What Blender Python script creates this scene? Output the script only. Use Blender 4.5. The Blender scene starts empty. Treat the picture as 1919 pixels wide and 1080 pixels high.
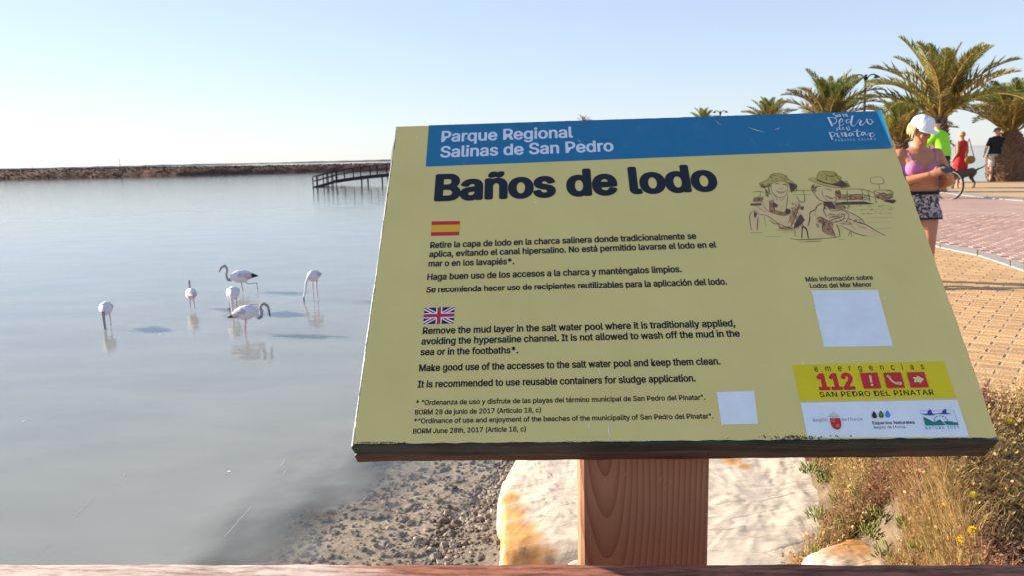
import bpy, math, random
from math import sin, cos, pi, radians, sqrt, atan2, exp
from mathutils import Vector, Matrix, noise
random.seed(7)
C = bpy.context.scene.collection
SC = bpy.context.scene

# ---------------------------------------------------------------- camera
FPX, CX, CY = 1480.0, 959.5, 540.0           # focal length and centre in photo pixels (1919 wide)
ROLL, PITCH = radians(1.34), radians(9.51)
CAM = Vector((0, 0, 1.22))
_F = Vector((0, cos(PITCH), -sin(PITCH)))
_U0 = Vector((0, sin(PITCH), cos(PITCH)))
_R = Vector((1, 0, 0)) * cos(ROLL) - _U0 * sin(ROLL)
_U = _U0 * cos(ROLL) + Vector((1, 0, 0)) * sin(ROLL)
cd = bpy.data.cameras.new("camera")
cam = bpy.data.objects.new("camera", cd)
C.objects.link(cam)
cam.matrix_world = Matrix((( _R.x, _U.x, -_F.x, CAM.x), (_R.y, _U.y, -_F.y, CAM.y), (_R.z, _U.z, -_F.z, CAM.z), (0, 0, 0, 1)))
cd.sensor_width = 36.0
cd.lens = 36.0 * FPX / 1919.0
cd.clip_start, cd.clip_end = 0.05, 20000
cd.dof.use_dof = True
cd.dof.focus_distance = 0.90
cd.dof.aperture_fstop = 22
SC.camera = cam

# ---------------------------------------------------------------- sky, sun, exposure
SUN_EL = radians(17.0)
SUN_AZ = radians(-90 + 22)                    # from +Y towards +X
sun_dir = Vector((sin(SUN_AZ) * cos(SUN_EL), cos(SUN_AZ) * cos(SUN_EL), sin(SUN_EL)))
w = bpy.data.worlds.new("World"); SC.world = w; w.use_nodes = True
nt = w.node_tree
sky = nt.nodes.new("ShaderNodeTexSky"); sky.sky_type = 'NISHITA'; sky.sun_disc = False
sky.sun_elevation = SUN_EL; sky.sun_rotation = SUN_AZ
sky.altitude = 0; sky.air_density = 1.0; sky.dust_density = 0.15; sky.ozone_density = 2.5
bg = nt.nodes["Background"]; bg.inputs[1].default_value = 0.15
gm = nt.nodes.new("ShaderNodeGamma"); gm.inputs[1].default_value = 0.5        # hazy morning air evens out the sky
gn = nt.nodes.new("ShaderNodeMix"); gn.data_type = 'RGBA'; gn.blend_type = 'MULTIPLY'; gn.inputs[0].default_value = 1
gn.inputs[7].default_value = (.88, .93, 1.08, 1)
hs_ = nt.nodes.new("ShaderNodeHueSaturation"); hs_.inputs["Saturation"].default_value = .86
nt.links.new(sky.outputs[0], gm.inputs[0]); nt.links.new(gm.outputs[0], hs_.inputs["Color"]); nt.links.new(hs_.outputs[0], gn.inputs[6]); nt.links.new(gn.outputs[2], bg.inputs[0])
sd = bpy.data.lights.new("sun", 'SUN'); sd.energy = 4.4; sd.angle = radians(0.6); sd.color = (1.0, 0.90, 0.76)
so = bpy.data.objects.new("sun", sd); C.objects.link(so)
so.rotation_euler = sun_dir.to_track_quat('Z', 'Y').to_euler(); so.location = (0, 0, 30)
SC.view_settings.view_transform = 'Standard'; SC.view_settings.look = 'None'
SC.view_settings.exposure = 1.5; SC.view_settings.gamma = 1; SC.view_settings.use_curve_mapping = False

# ---------------------------------------------------------------- helpers
def ray(x, y): return _F * FPX + _R * (x - CX) - _U * (y - CY)
def at(x, y, z=0.0):
    d = ray(x, y); return CAM + d * ((z - CAM.z) / d.z)
def atY(x, y, Y):
    d = ray(x, y); return CAM + d * (Y / d.y)

def lin(c):
    return tuple(((v / 255) / 12.92 if v <= 10 else (((v / 255) + .055) / 1.055) ** 2.4) for v in c) + (1,)
def mat(name, col, rough=0.7, var=0.0, scale=8, bump=0.0, bscale=40, spec=0.3, col2=None, obj_rand=0.0, stretch=None, metal=0.0, detail=6, island=0.0):
    m = bpy.data.materials.new(name); m.use_nodes = True
    t = m.node_tree; n = t.nodes; L = t.links
    b = n["Principled BSDF"]; b.inputs["Roughness"].default_value = rough
    b.inputs["Specular IOR Level"].default_value = spec; b.inputs["Metallic"].default_value = metal
    col = tuple(col[:3]) + (1,)
    b.inputs["Base Color"].default_value = col
    tc = n.new("ShaderNodeTexCoord"); src = tc.outputs["Object"]
    if stretch:
        mp = n.new("ShaderNodeMapping"); mp.inputs["Scale"].default_value = stretch
        L.new(src, mp.inputs[0]); src = mp.outputs[0]
    out = None
    if var > 0 or col2:
        nz = n.new("ShaderNodeTexNoise"); nz.inputs["Scale"].default_value = scale; nz.inputs["Detail"].default_value = detail
        nz.inputs["Roughness"].default_value = .65
        L.new(src, nz.inputs["Vector"])
        r = n.new("ShaderNodeValToRGB"); L.new(nz.outputs["Fac"], r.inputs[0])
        c2 = tuple(col2[:3]) + (1,) if col2 else None
        lo = tuple(max(0, v * (1 - var)) for v in col[:3]) + (1,)
        hi = c2 if c2 else tuple(min(1, v * (1 + var)) for v in col[:3]) + (1,)
        r.color_ramp.elements[0].position = .3; r.color_ramp.elements[1].position = .7
        r.color_ramp.elements[0].color = lo if not c2 else col; r.color_ramp.elements[1].color = hi
        out = r.outputs[0]; L.new(out, b.inputs["Base Color"])
    if obj_rand > 0:
        oi = n.new("ShaderNodeObjectInfo"); mr = n.new("ShaderNodeMapRange")
        mr.inputs[3].default_value = 1 - obj_rand; mr.inputs[4].default_value = 1 + obj_rand
        L.new(oi.outputs["Random"], mr.inputs[0])
        hs = n.new("ShaderNodeHueSaturation"); L.new(mr.outputs[0], hs.inputs["Value"])
        if out: L.new(out, hs.inputs["Color"])
        else: hs.inputs["Color"].default_value = col
        L.new(hs.outputs[0], b.inputs["Base Color"])
    if island > 0:
        gi = n.new("ShaderNodeNewGeometry"); mi_ = n.new("ShaderNodeMapRange"); mi_.inputs[3].default_value = 1 - island; mi_.inputs[4].default_value = 1 + island
        L.new(gi.outputs["Random Per Island"], mi_.inputs[0]); hi_ = n.new("ShaderNodeHueSaturation"); L.new(mi_.outputs[0], hi_.inputs["Value"])
        if out: L.new(out, hi_.inputs["Color"])
        else: hi_.inputs["Color"].default_value = col
        L.new(hi_.outputs[0], b.inputs["Base Color"])
    if bump > 0:
        nb = n.new("ShaderNodeTexNoise"); nb.inputs["Scale"].default_value = bscale; nb.inputs["Detail"].default_value = 8
        L.new(src, nb.inputs["Vector"])
        bp = n.new("ShaderNodeBump"); bp.inputs["Strength"].default_value = min(1, bump); bp.inputs["Distance"].default_value = .02
        L.new(nb.outputs["Fac"], bp.inputs["Height"]); L.new(bp.outputs[0], b.inputs["Normal"])
    return m

def attr_mat(name, cols, rough=.8, trans=.25):
    m = bpy.data.materials.new(name); m.use_nodes = True; t = m.node_tree; n = t.nodes; L = t.links
    bs = n["Principled BSDF"]; bs.inputs["Roughness"].default_value = rough; bs.inputs["Specular IOR Level"].default_value = .2
    g = n.new("ShaderNodeNewGeometry"); r = n.new("ShaderNodeValToRGB"); L.new(g.outputs["Random Per Island"], r.inputs[0])
    el = r.color_ramp.elements
    while len(el) < len(cols): el.new(.5)
    for i, c in enumerate(cols): el[i].position = i / (len(cols) - 1); el[i].color = tuple(c) + (1,)
    L.new(r.outputs[0], bs.inputs["Base Color"])
    tl = n.new("ShaderNodeBsdfTranslucent"); L.new(r.outputs[0], tl.inputs["Color"])
    mx = n.new("ShaderNodeMixShader"); mx.inputs[0].default_value = trans
    L.new(bs.outputs[0], mx.inputs[1]); L.new(tl.outputs[0], mx.inputs[2]); L.new(mx.outputs[0], n["Material Output"].inputs["Surface"])
    return m
class MB:
    def __init__(s): s.v = []; s.f = []; s.mi = []; s.cur = 0
    def add(s, vs, fs):
        o = len(s.v); s.v += [tuple(v) for v in vs]
        for f in fs: s.f.append(tuple(i + o for i in f)); s.mi.append(s.cur)
    def box(s, c, size, M=None):
        x, y, z = [k / 2 for k in size]; c = Vector(c)
        P = [Vector((a * x, b * y, d * z)) for a in (-1, 1) for b in (-1, 1) for d in (-1, 1)]
        if M is not None: P = [M @ p for p in P]
        s.add([p + c for p in P], [(0, 1, 3, 2), (4, 6, 7, 5), (0, 4, 5, 1), (2, 3, 7, 6), (0, 2, 6, 4), (1, 5, 7, 3)])
    def tube(s, pts, rad, seg=8, up=None, cap=True):
        pts = [Vector(p) for p in pts]; n = len(pts)
        if not isinstance(rad, (list, tuple)): rad = [rad] * n
        rings = []; prev = None
        for i, p in enumerate(pts):
            d = (pts[min(i + 1, n - 1)] - pts[max(i - 1, 0)])
            d = d.normalized() if d.length > 1e-9 else Vector((0, 0, 1))
            if prev is None:
                u = Vector(up) if up else (Vector((0, 0, 1)) if abs(d.z) < .9 else Vector((0, 1, 0)))
            else: u = prev
            u = (u - d * u.dot(d))
            u = u.normalized() if u.length > 1e-6 else d.orthogonal().normalized()
            prev = u; v = d.cross(u)
            r = rad[i]; rx, ry = (r if isinstance(r, (list, tuple)) else (r, r))
            rings.append([p + u * (ry * cos(2 * pi * k / seg)) + v * (rx * sin(2 * pi * k / seg)) for k in range(seg)])
        vs = [q for r in rings for q in r]; fs = []
        for i in range(n - 1):
            for k in range(seg):
                a = i * seg + k; b = i * seg + (k + 1) % seg
                fs.append((a, b, b + seg, a + seg))
        if cap:
            fs.append(tuple(reversed(range(seg)))); fs.append(tuple((n - 1) * seg + k for k in range(seg)))
        s.add(vs, fs)
    def ell(s, c, r, M=None, seg=14, rings=9):
        c = Vector(c); vs = []; fs = []
        for i in range(rings + 1):
            th = pi * i / rings
            for k in range(seg):
                ph = 2 * pi * k / seg
                p = Vector((r[0] * sin(th) * cos(ph), r[1] * sin(th) * sin(ph), r[2] * cos(th)))
                vs.append(c + (M @ p if M is not None else p))
        for i in range(rings):
            for k in range(seg):
                a = i * seg + k; b = i * seg + (k + 1) % seg
                fs.append((a, a + seg, b + seg, b))
        s.add(vs, fs)
    def build(s, name, m, parent=None, smooth=False, loc=None, mats=None):
        me = bpy.data.meshes.new(name); me.from_pydata(s.v, [], s.f)
        if mats:
            for q in mats: me.materials.append(q)
            me.polygons.foreach_set("material_index", s.mi)
        else: me.materials.append(m)
        if smooth: me.polygons.foreach_set("use_smooth", [True] * len(me.polygons))
        me.validate(); me.update()
        return link(name, me, parent, loc)

def link(name, me, parent=None, loc=None):
    o = bpy.data.objects.new(name, me); C.objects.link(o)
    if parent is not None: o.parent = parent
    if loc is not None: o.location = loc
    return o
def empty(name, loc, label, cat, group=None, rz=0):
    o = bpy.data.objects.new(name, None); C.objects.link(o); o.location = loc; o.rotation_euler = (0, 0, rz)
    o.empty_display_size = .1
    return tag(o, label, cat, group)
def tag(o, label=None, cat=None, group=None, kind=None):
    if label: o["label"] = label
    if cat: o["category"] = cat
    if group: o["group"] = group
    if kind: o["kind"] = kind
    return o
def copy_tree(o, parent=None):
    c = o.copy(); C.objects.link(c); c.parent = parent
    for ch in list(o.children): copy_tree(ch, c)
    return c
def remeshed(mb, voxel, smooth_it=4, fac=.5):
    """one continuous skin grown over overlapping lofts"""
    me = bpy.data.meshes.new("tmp"); me.from_pydata(mb.v, [], mb.f)
    o = bpy.data.objects.new("tmp", me); C.objects.link(o)
    r = o.modifiers.new("r", 'REMESH'); r.mode = 'VOXEL'; r.voxel_size = voxel; r.use_smooth_shade = True
    s = o.modifiers.new("s", 'SMOOTH'); s.factor = fac; s.iterations = smooth_it
    dg = bpy.context.evaluated_depsgraph_get(); dg.update()
    res = bpy.data.meshes.new_from_object(o.evaluated_get(dg))
    bpy.data.objects.remove(o); bpy.data.meshes.remove(me)
    return res
def garment(name, body, pred, off, m, parent, loc=None):
    """cloth that follows the body: the chosen faces pushed outwards along their normals"""
    keep = [bool(pred(v.co)) for v in body.vertices]
    idx = {}; vs = []; fs = []
    for p in body.polygons:
        if all(keep[i] for i in p.vertices):
            f = []
            for i in p.vertices:
                if i not in idx:
                    v = body.vertices[i]; idx[i] = len(vs)
                    d = off(v.co) if callable(off) else off
                    vs.append(v.co + v.normal * d)
                f.append(idx[i])
            fs.append(tuple(f))
    b = MB(); b.add(vs, fs); return b.build(name, m, parent, True, loc)
def vn(p, s=1.0, o=0.0): return noise.noise(Vector((p[0] * s + o, p[1] * s + o * .7, p[2] * s - o)))
def interp(tab, x):
    if x <= tab[0][0]: return tab[0][1]
    for (a, b), (c, d) in zip(tab, tab[1:]):
        if x <= c: return b + (d - b) * (x - a) / (c - a)
    return tab[-1][1]
def sstep(a, b, x):
    t = max(0, min(1, (x - a) / (b - a))); return t * t * (3 - 2 * t)

# ---------------------------------------------------------------- terrain
WATER = -2.08
SHORE = [(-6, -8), (1, -4.2), (3, -3.0), (5, -1.45), (6.06, -.82), (7, -.48), (8.2, -.02), (11, 1), (16, 2.6), (25, 4), (45, 4.5), (90, 6), (130, 10)]
EDGE = [(-6, 1.3), (1, 1.35), (3.45, 1.75), (5, 2.1), (8, 2.8), (11, 3.6), (20, 6), (28, 8), (60, 9), (90, 10), (130, 14)]
def yfar(x): return interp([(8, 75), (11, 40), (13, 27.6), (60, 27.2)], x)
def ground(x, y):
    s = interp(SHORE, y); e = interp(EDGE, y)
    if x >= e: z = 0.0
    elif x >= s:
        t = (x - s) / (e - s); z = WATER * (1 - t) ** .45 + .0
    else: z = max(WATER - 1.2, WATER + (x - s) * .10)
    if y < 1.5 and x > -3: z = z + (0 - z) * sstep(1.5, .95, y)
    if y < 3.4 and x > .8: z -= .30 * sstep(.8, 1.8, x) * sstep(3.42, 2.2, y) * sstep(.95, 1.5, y)
    yf = yfar(x)
    if y > yf: z = min(z, max(WATER - 1.2, -(y - yf) * .5))
    if z < -.02: z += .05 * vn((x, y, 0), 1.7) + .02 * vn((x, y, 3), 6)
    return z
def hit(px, py, extra=0.0):
    """point of the ground seen at a photo pixel"""
    d = ray(px, py).normalized(); t_ = 1.5
    while t_ < 60:
        p = CAM + d * t_
        if p.z < ground(p.x, p.y) + extra: return p
        t_ += .02
    return p
def grid(x0, x1, y0, y1, step, zf):
    nx = int(round((x1 - x0) / step)); ny = int(round((y1 - y0) / step))
    vs = [(x0 + (x1 - x0) * i / nx, y0 + (y1 - y0) * j / ny, 0) for j in range(ny + 1) for i in range(nx + 1)]
    vs = [(x, y, zf(x, y)) for x, y, _ in vs]
    fs = [(j * (nx + 1) + i, j * (nx + 1) + i + 1, (j + 1) * (nx + 1) + i + 1, (j + 1) * (nx + 1) + i) for j in range(ny) for i in range(nx)]
    return vs, fs

m_soil = mat("sandy_soil", (.085, .055, .035), .95, scale=9, col2=(.21, .15, .095), bump=.6, bscale=30)
m_mud = mat("pond_bed", (.085, .062, .045), .75, scale=9.0, col2=(.20, .155, .115), bump=1.0, bscale=16, spec=.4)
b = MB()
vs, fs = grid(-9, 6, -3, 12, .1, ground); b.add(vs, fs)
for i, f in enumerate(fs):
    if sum(vs[k][2] for k in f) / 4 < WATER + .42 + .12 * vn(vs[f[0]], 2): b.mi[i] = 1
m_bed = mat("pale_pond_bed", (.20, .155, .105), .9, scale=6.0, col2=(.44, .36, .26), bump=1.0, bscale=16)
for i, f in enumerate(fs):
    if max(vs[k][2] for k in f) < WATER + .012: b.mi[i] = 2
tag(b.build("ground", None, smooth=True, mats=[m_soil, m_mud, m_bed]), kind='structure')
b = MB(); vs, fs = grid(-20, 80, 12, 132, 1.0, ground); b.add(vs, fs)
vs, fs = grid(6, 80, -4, 12, 1.0, ground); b.add(vs, fs)
tag(b.build("far_ground", m_soil, smooth=True), kind='structure')
b = MB()
S = 9000
b.add([(-S, -S, WATER - 1.6), (S, -S, WATER - 1.6), (S, S, WATER - 1.6), (-S, S, WATER - 1.6)], [(0, 1, 2, 3)])
tag(b.build("sea_bed", m_mud), kind='structure')

# water: Fresnel mirror over silty water that clears towards the waterline
m_water = bpy.data.materials.new("salt_pond_water"); m_water.use_nodes = True
t = m_water.node_tree; n = t.nodes; L = t.links; n.remove(n["Principled BSDF"])
outn = n["Material Output"]
tc = n.new("ShaderNodeTexCoord")
mp = n.new("ShaderNodeMapping"); mp.inputs["Scale"].default_value = (1.0, 1.9, 1); mp.inputs["Rotation"].default_value = (0, 0, radians(-14))
L.new(tc.outputs["Object"], mp.inputs[0])
n1 = n.new("ShaderNodeTexNoise"); n1.inputs["Scale"].default_value = 2.2; n1.inputs["Detail"].default_value = 3
n2 = n.new("ShaderNodeTexNoise"); n2.inputs["Scale"].default_value = .35; n2.inputs["Detail"].default_value = 2
L.new(mp.outputs[0], n1.inputs["Vector"]); L.new(mp.outputs[0], n2.inputs["Vector"])
ad = n.new("ShaderNodeMath"); ad.operation = 'MULTIPLY_ADD'; ad.inputs[1].default_value = 2.5
L.new(n2.outputs["Fac"], ad.inputs[0]); L.new(n1.outputs["Fac"], ad.inputs[2])
bp = n.new("ShaderNodeBump"); bp.inputs["Strength"].default_value = .50; bp.inputs["Distance"].default_value = .02
L.new(ad.outputs[0], bp.inputs["Height"])
ge = n.new("ShaderNodeNewGeometry"); dt = n.new("ShaderNodeVectorMath"); dt.operation = 'DOT_PRODUCT'
L.new(ge.outputs["Incoming"], dt.inputs[0]); L.new(ge.outputs["True Normal"], dt.inputs[1])
def _m(op, a_, b_):
    q = n.new("ShaderNodeMath"); q.operation = op
    for i, v in enumerate((a_, b_)):
        if v is None: continue
        if isinstance(v, (int, float)): q.inputs[i].default_value = v
        else: L.new(v, q.inputs[i])
    return q.outputs[0]
one = _m('SUBTRACT', 1.0, _m('MINIMUM', _m('ABSOLUTE', dt.outputs["Value"], None), 1.0))
frs = _m('ADD', _m('MULTIPLY', _m('POWER', one, 5.0), .98), .02)
gl = n.new("ShaderNodeBsdfGlossy"); gl.inputs["Roughness"].default_value = .03; L.new(bp.outputs[0], gl.inputs["Normal"])
df = n.new("ShaderNodeSubsurfaceScattering"); df.falloff = "BURLEY"; df.inputs["Scale"].default_value = .35; df.inputs["Radius"].default_value = (1, 1, 1)        # light spreads in the silty water
n3 = n.new("ShaderNodeTexNoise"); n3.inputs["Scale"].default_value = .5; n3.inputs["Detail"].default_value = 4; L.new(mp.outputs[0], n3.inputs["Vector"])
rp = n.new("ShaderNodeValToRGB"); rp.color_ramp.elements[0].position = .35; rp.color_ramp.elements[1].position = .65
rp.color_ramp.elements[0].color = (.262, .268, .242, 1); rp.color_ramp.elements[1].color = (.30, .302, .272, 1)
L.new(n3.outputs["Fac"], rp.inputs[0]); L.new(rp.outputs[0], df.inputs["Color"])
tr = n.new("ShaderNodeBsdfTransparent"); tr.inputs["Color"].default_value = (1, .97, .92, 1)
at_ = n.new("ShaderNodeAttribute"); at_.attribute_name = "silt"
mx = n.new("ShaderNodeMixShader"); L.new(at_.outputs["Fac"], mx.inputs[0]); L.new(tr.outputs[0], mx.inputs[1]); L.new(df.outputs[0], mx.inputs[2])
m2 = n.new("ShaderNodeMixShader"); L.new(frs, m2.inputs[0]); L.new(mx.outputs[0], m2.inputs[1]); L.new(gl.outputs[0], m2.inputs[2])
L.new(m2.outputs[0], outn.inputs["Surface"])
b = MB()
vs, fs = grid(-12, 6, 1, 31, .12, lambda x, y: WATER); b.add(vs, fs)
x0, x1, y0, y1 = -12, 6, 1, 31
Z = WATER
o4 = [(-S, -S, Z), (S, -S, Z), (S, S, Z), (-S, S, Z), (x0, y0, Z), (x1, y0, Z), (x1, y1, Z), (x0, y1, Z)]
b.add(o4, [(0, 1, 5, 4), (1, 2, 6, 5), (2, 3, 7, 6), (3, 0, 4, 7)])
wo = b.build("water", m_water); tag(wo, kind='structure')
a = wo.data.attributes.new("silt", 'FLOAT', 'POINT')
vals = []
for v in wo.data.vertices:
    x, y = v.co.x, v.co.y
    if abs(x) > 100: vals.append(1.0); continue
    d = interp(SHORE, y) - x
    d += .55 * vn((x, y, 0), 1.1) + .45 * vn((x, y, 2), 2.7) + .30 * vn((x, y, 4), 5.5)
    vals.append(1.0 if y > 30 or x < -11 else .04 + .96 * sstep(.55, 2.7, d))
a.data.foreach_set("value", vals)

# levee of the salt pans across the pond, far shore
m_lev = mat("levee_scrub", (.035, .025, .027), .95, scale=.02, col2=(.19, .085, .042), bump=.3, bscale=1.5)
def lev_front(x): return interp([(-260, 272), (-148, 240), (-97, 230), (-59, 240), (-20, 252), (60, 262)], x)
def levh(x): return interp([(-150, 1.0), (-110, .95), (-70, .78), (-30, .72), (60, .72)], x)
b = MB()
nx = 340
prof = [(0, -.3), (1.5, .7), (4, 1.7), (8, 2.35), (13, 2.5), (20, 1.9), (28, .4), (30, -.5)]
rows = []
for i in range(nx + 1):
    x = -260 + 330 * i / nx; h = levh(x) + .18 * vn((x, 0, 0), .06) + .12 * vn((x, 5, 0), .4)
    r = []
    for k, (dy, dz) in enumerate(prof):
        r.append((x, lev_front(x) + dy + .8 * vn((x, k, 0), .3), WATER + dz * h + (.25 * vn((x, k * 3, 0), .8) if 0 < k < 7 else 0)))
    rows.append(r)
P = len(prof)
b.add([p for r in rows for p in r], [(i * P + k, (i + 1) * P + k, (i + 1) * P + k + 1, i * P + k + 1) for i in range(nx) for k in range(P - 1)])
tag(b.build("levee", m_lev, smooth=True), kind='structure')
m_scr = attr_mat("levee_bushes", [(.030, .024, .030), (.10, .05, .035), (.045, .032, .030), (.20, .085, .035), (.06, .045, .030), (.14, .07, .045), (.035, .025, .03)], .95, 0.0)
b = MB()
for i in range(17000):
    x = random.uniform(-255, 66); k = random.uniform(.3, 18); r = random.uniform(.12, .36)
    z = WATER + interp(prof, k) * levh(x)
    c = Vector((x, lev_front(x) + k, z + r * .3))
    pts = [c + Vector((random.uniform(-1, 1), random.uniform(-1, 1), random.uniform(-.4, 1.1))) * r for _ in range(5)]
    b.add(pts, [(0, 1, 2), (0, 2, 3), (0, 3, 1), (1, 4, 2), (2, 4, 3), (1, 3, 4)])
tag(b.build("scrub", m_scr), "low reddish brown saltmarsh scrub covering the levee across the pond", "scrub", kind='stuff')
m_far = mat("far_shore_land", (.34, .31, .30), .95, scale=.01, var=.15)
b = MB()
pv = []
for i in range(241):
    x = -2600 + 2500 * i / 240; hh = 1.5 + 1.6 * vn((x, 0, 0), .006) + 2.2 * max(0, vn((x, 9, 0), .05))
    pv += [(x, 1500, WATER - 1), (x, 1503, WATER + max(1.0, hh)), (x, 1560, WATER + max(1.0, hh) * .9), (x, 1600, WATER - 1)]
b.add(pv, [(4 * i + k, 4 * (i + 1) + k, 4 * (i + 1) + k + 1, 4 * i + k + 1) for i in range(240) for k in range(3)])
tag(b.build("far_shore", m_far), kind='structure')
m_stake = mat("weathered_stake_wood", (.05, .04, .035), .9, var=.3)
for px, pt, pb, lab in ((227, 297, 336, "tall thin wooden stake standing in the pond before the levee, tallest of the stakes"),
                        (62, 306, 334, "short dark stake near the left end of the levee"),
                        (185, 309, 333, "thin stake at the foot of the dark part of the levee"),
                        (341, 313, 328, "short stake in the water before the orange scrub")):
    p = at(px, pb - 6, WATER); q = atY(px, pt, p.y)
    b = MB(); b.tube([(0, 0, -1), (0.02, 0, (q.z - WATER) * .6), (.05, 0, q.z - WATER)], [.09, .08, .06], 7)
    tag(b.build("wooden_stake", m_stake, loc=(p.x, p.y, WATER)), lab, "stake", "stakes in the pond")

# ---------------------------------------------------------------- paving
m_sub = mat("paving_bed", (.22, .16, .10), .95, var=.2, scale=20)
m_yel = mat("yellow_paving_brick", (.50, .285, .125), .75, scale=9, col2=(.62, .385, .19), bump=.35, bscale=90, obj_rand=.15)
m_yel2 = mat("yellow_paving_far", (.50, .32, .17), .8, scale=2, col2=(.58, .39, .22), bump=.3, bscale=40)
m_pink = mat("pink_paving", (.38, .225, .175), .85, scale=.9, col2=(.52, .34, .275), bump=.35, bscale=60, island=.10)
m_kerb = mat("pale_concrete_band", (.34, .29, .25), .85, scale=12, col2=(.42, .365, .32), bump=.3, bscale=80)
# base slab, one sheet per zone, each thing above the one below
def zone(name, pts, m, z):
    b = MB(); b.add([(p[0], p[1], z) for p in pts], [tuple(range(len(pts)))])
    return b.build(name, m)
left = [(interp(EDGE, y), y) for y in (27, 20, 16, 11, 8, 5, 3.47)]
tag(zone("pavement", [(60, 3.47), (60, 27.0)] + [(p[0] + .02, p[1]) for p in left], m_yel2, .0249), kind='structure')
def band_edges(pts): return [at(x, y) for x, y in pts]
bt_px = [(1400, 375), (1600, 421), (1742, 456), (1761, 460.5), (1832, 473), (1893, 492), (1919, 500), (2010, 532), (2150, 590), (2400, 720)]
bb_px = [(1400, 380), (1600, 427), (1748, 463), (1761, 468), (1832, 483), (1893, 504), (1919, 513), (2010, 548), (2150, 610), (2400, 750)]
b2t_px = [(1500, 335), (1700, 350), (1770, 357), (1800, 361), (1850, 367.5), (1919, 373.5), (2100, 384), (2500, 410)]
b2b_px = [(1500, 339), (1700, 355), (1770, 363), (1800, 367), (1850, 373), (1919, 378.5), (2100, 390), (2500, 418)]
def kerb_line(name, tp, bp, m, z0, z1, L_=.6):
    """pale concrete kerb stones laid end to end between two edge lines"""
    T_, B_ = band_edges(tp), band_edges(bp)
    root = bpy.data.objects.new(name, None); C.objects.link(root); root.location = (T_[3].x, T_[3].y, 0); root["kind"] = 'structure'
    for i in range(len(T_) - 1):
        n_ = max(1, int((T_[i + 1] - T_[i]).length / L_))
        for k in range(n_):
            e = .006 / max(.1, (T_[i + 1] - T_[i]).length / n_); f0, f1 = (k + e) / n_, (k + 1 - e) / n_
            q = [T_[i].lerp(T_[i + 1], f0), T_[i].lerp(T_[i + 1], f1), B_[i].lerp(B_[i + 1], f1), B_[i].lerp(B_[i + 1], f0)]
            c_ = sum(q, Vector()) / 4; b = MB()
            vs = [(p.x, p.y, z0) for p in [p_ - root.location for p_ in q]] + [(p.x, p.y, z1) for p in [c_ + (p_ - c_) * .975 - root.location for p_ in q]]
            b.add(vs, [(7, 6, 5, 4), (0, 1, 5, 4), (1, 2, 6, 5), (2, 3, 7, 6), (3, 0, 4, 7)]); b.build("kerb_stone", m, root)
    return root
pts = band_edges(bt_px) + band_edges(b2b_px)[::-1]
b = MB()
from mathutils.geometry import tessellate_polygon
P_ = [Vector((p.x, p.y, .026)) for p in pts]; b.v = [tuple(p) for p in P_]
for f in tessellate_polygon([P_]): b.f.append(tuple(f)); b.mi.append(0)
pinkf = b.build("pink_paving", m_pink); tag(pinkf, kind='structure')
kerb_line("kerb_band", bt_px, bb_px, m_kerb, .0, .036)
kerb_line("far_kerb_band", b2t_px, b2b_px, m_kerb, .0, .036, .9)
def pix(x, y, z=0.0):
    v = Vector((x, y, z)) - CAM; zc = v.dot(_F); return CX + FPX * v.dot(_R) / zc, CY - FPX * v.dot(_U) / zc
# individual yellow bricks in the near field, laid in a slanted running bond
BL_, BW_, BH_ = .20, .10, .022
me_brick = []
for k in range(6):
    b = MB(); e = .006
    l, w2 = BL_ / 2 - .0035, BW_ / 2 - .0035
    top = [(-l + e, -w2 + e, BH_), (l - e, -w2 + e, BH_), (l - e, w2 - e, BH_), (-l + e, w2 - e, BH_)]
    top = [(x, y, z + random.uniform(-.0006, .0016)) for x, y, z in top]
    low = [(-l, -w2, BH_ - e), (l, -w2, BH_ - e), (l, w2, BH_ - e), (-l, w2, BH_ - e)]
    bot = [(-l, -w2, 0), (l, -w2, 0), (l, w2, 0), (-l, w2, 0)]
    b.add(top + low + bot, [(0, 1, 2, 3)] + [(i, (i + 1) % 4 + 0, (i + 1) % 4 + 4, i + 4)[::-1] for i in range(4)] + [(i + 4, (i + 1) % 4 + 4, (i + 1) % 4 + 8, i + 8)[::-1] for i in range(4)])
    me = bpy.data.meshes.new("brick"); me.from_pydata(b.v, [], b.f); me.materials.append(m_yel); me_brick.append(me)
ang = radians(-38)
pav = empty("brick_paving", (3.2, 5.2, 0), None, None); pav["kind"] = 'structure'
cells = []
for r in range(-70, 70):
    for c in range(-40, 40):
        lx = (c + (.5 if r % 2 else 0)) * BL_; ly = r * BW_
        x = 3.2 + lx * cos(ang) - ly * sin(ang); y = 5.2 + lx * sin(ang) + ly * cos(ang)
        if y < 3.58 or x < interp(EDGE, y) + .12 or x > 6.2: continue
        px, py = pix(x, y)
        if y > 10.5 or py < interp(bb_px, px) + 220 / y ** 2 + 1: continue
        vis = 1735 + (py - 480) * .36 < px < 1990
        cells.append((0 if vis else 1, y, x, r, c))
cells.sort()
stuff = MB()
for i, (vis, y, x, r, c) in enumerate(cells):
    if i < 300 and vis == 0:
        o = link("brick", random.choice(me_brick), pav, (x - 3.2, y - 5.2, .0045 + random.uniform(-.0006, .0016)))
        o.rotation_euler = (random.uniform(-.004, .004), random.uniform(-.004, .004), ang + random.uniform(-.012, .012))
    else:
        me = random.choice(me_brick); M = Matrix.Rotation(ang + random.uniform(-.012, .012), 3, 'Z'); dz = random.uniform(-.0006, .0016)
        stuff.add([M @ v.co + Vector((x - 3.2, y - 5.2, .004 + dz)) for v in me.vertices], [tuple(p.vertices) for p in me.polygons])
tag(stuff.build("paving_bricks", mat("yellow_brick_field", (.46, .265, .12), .75, scale=1.7, col2=(.62, .385, .19), bump=.35, bscale=90, island=.15), pav), kind='stuff')
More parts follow.
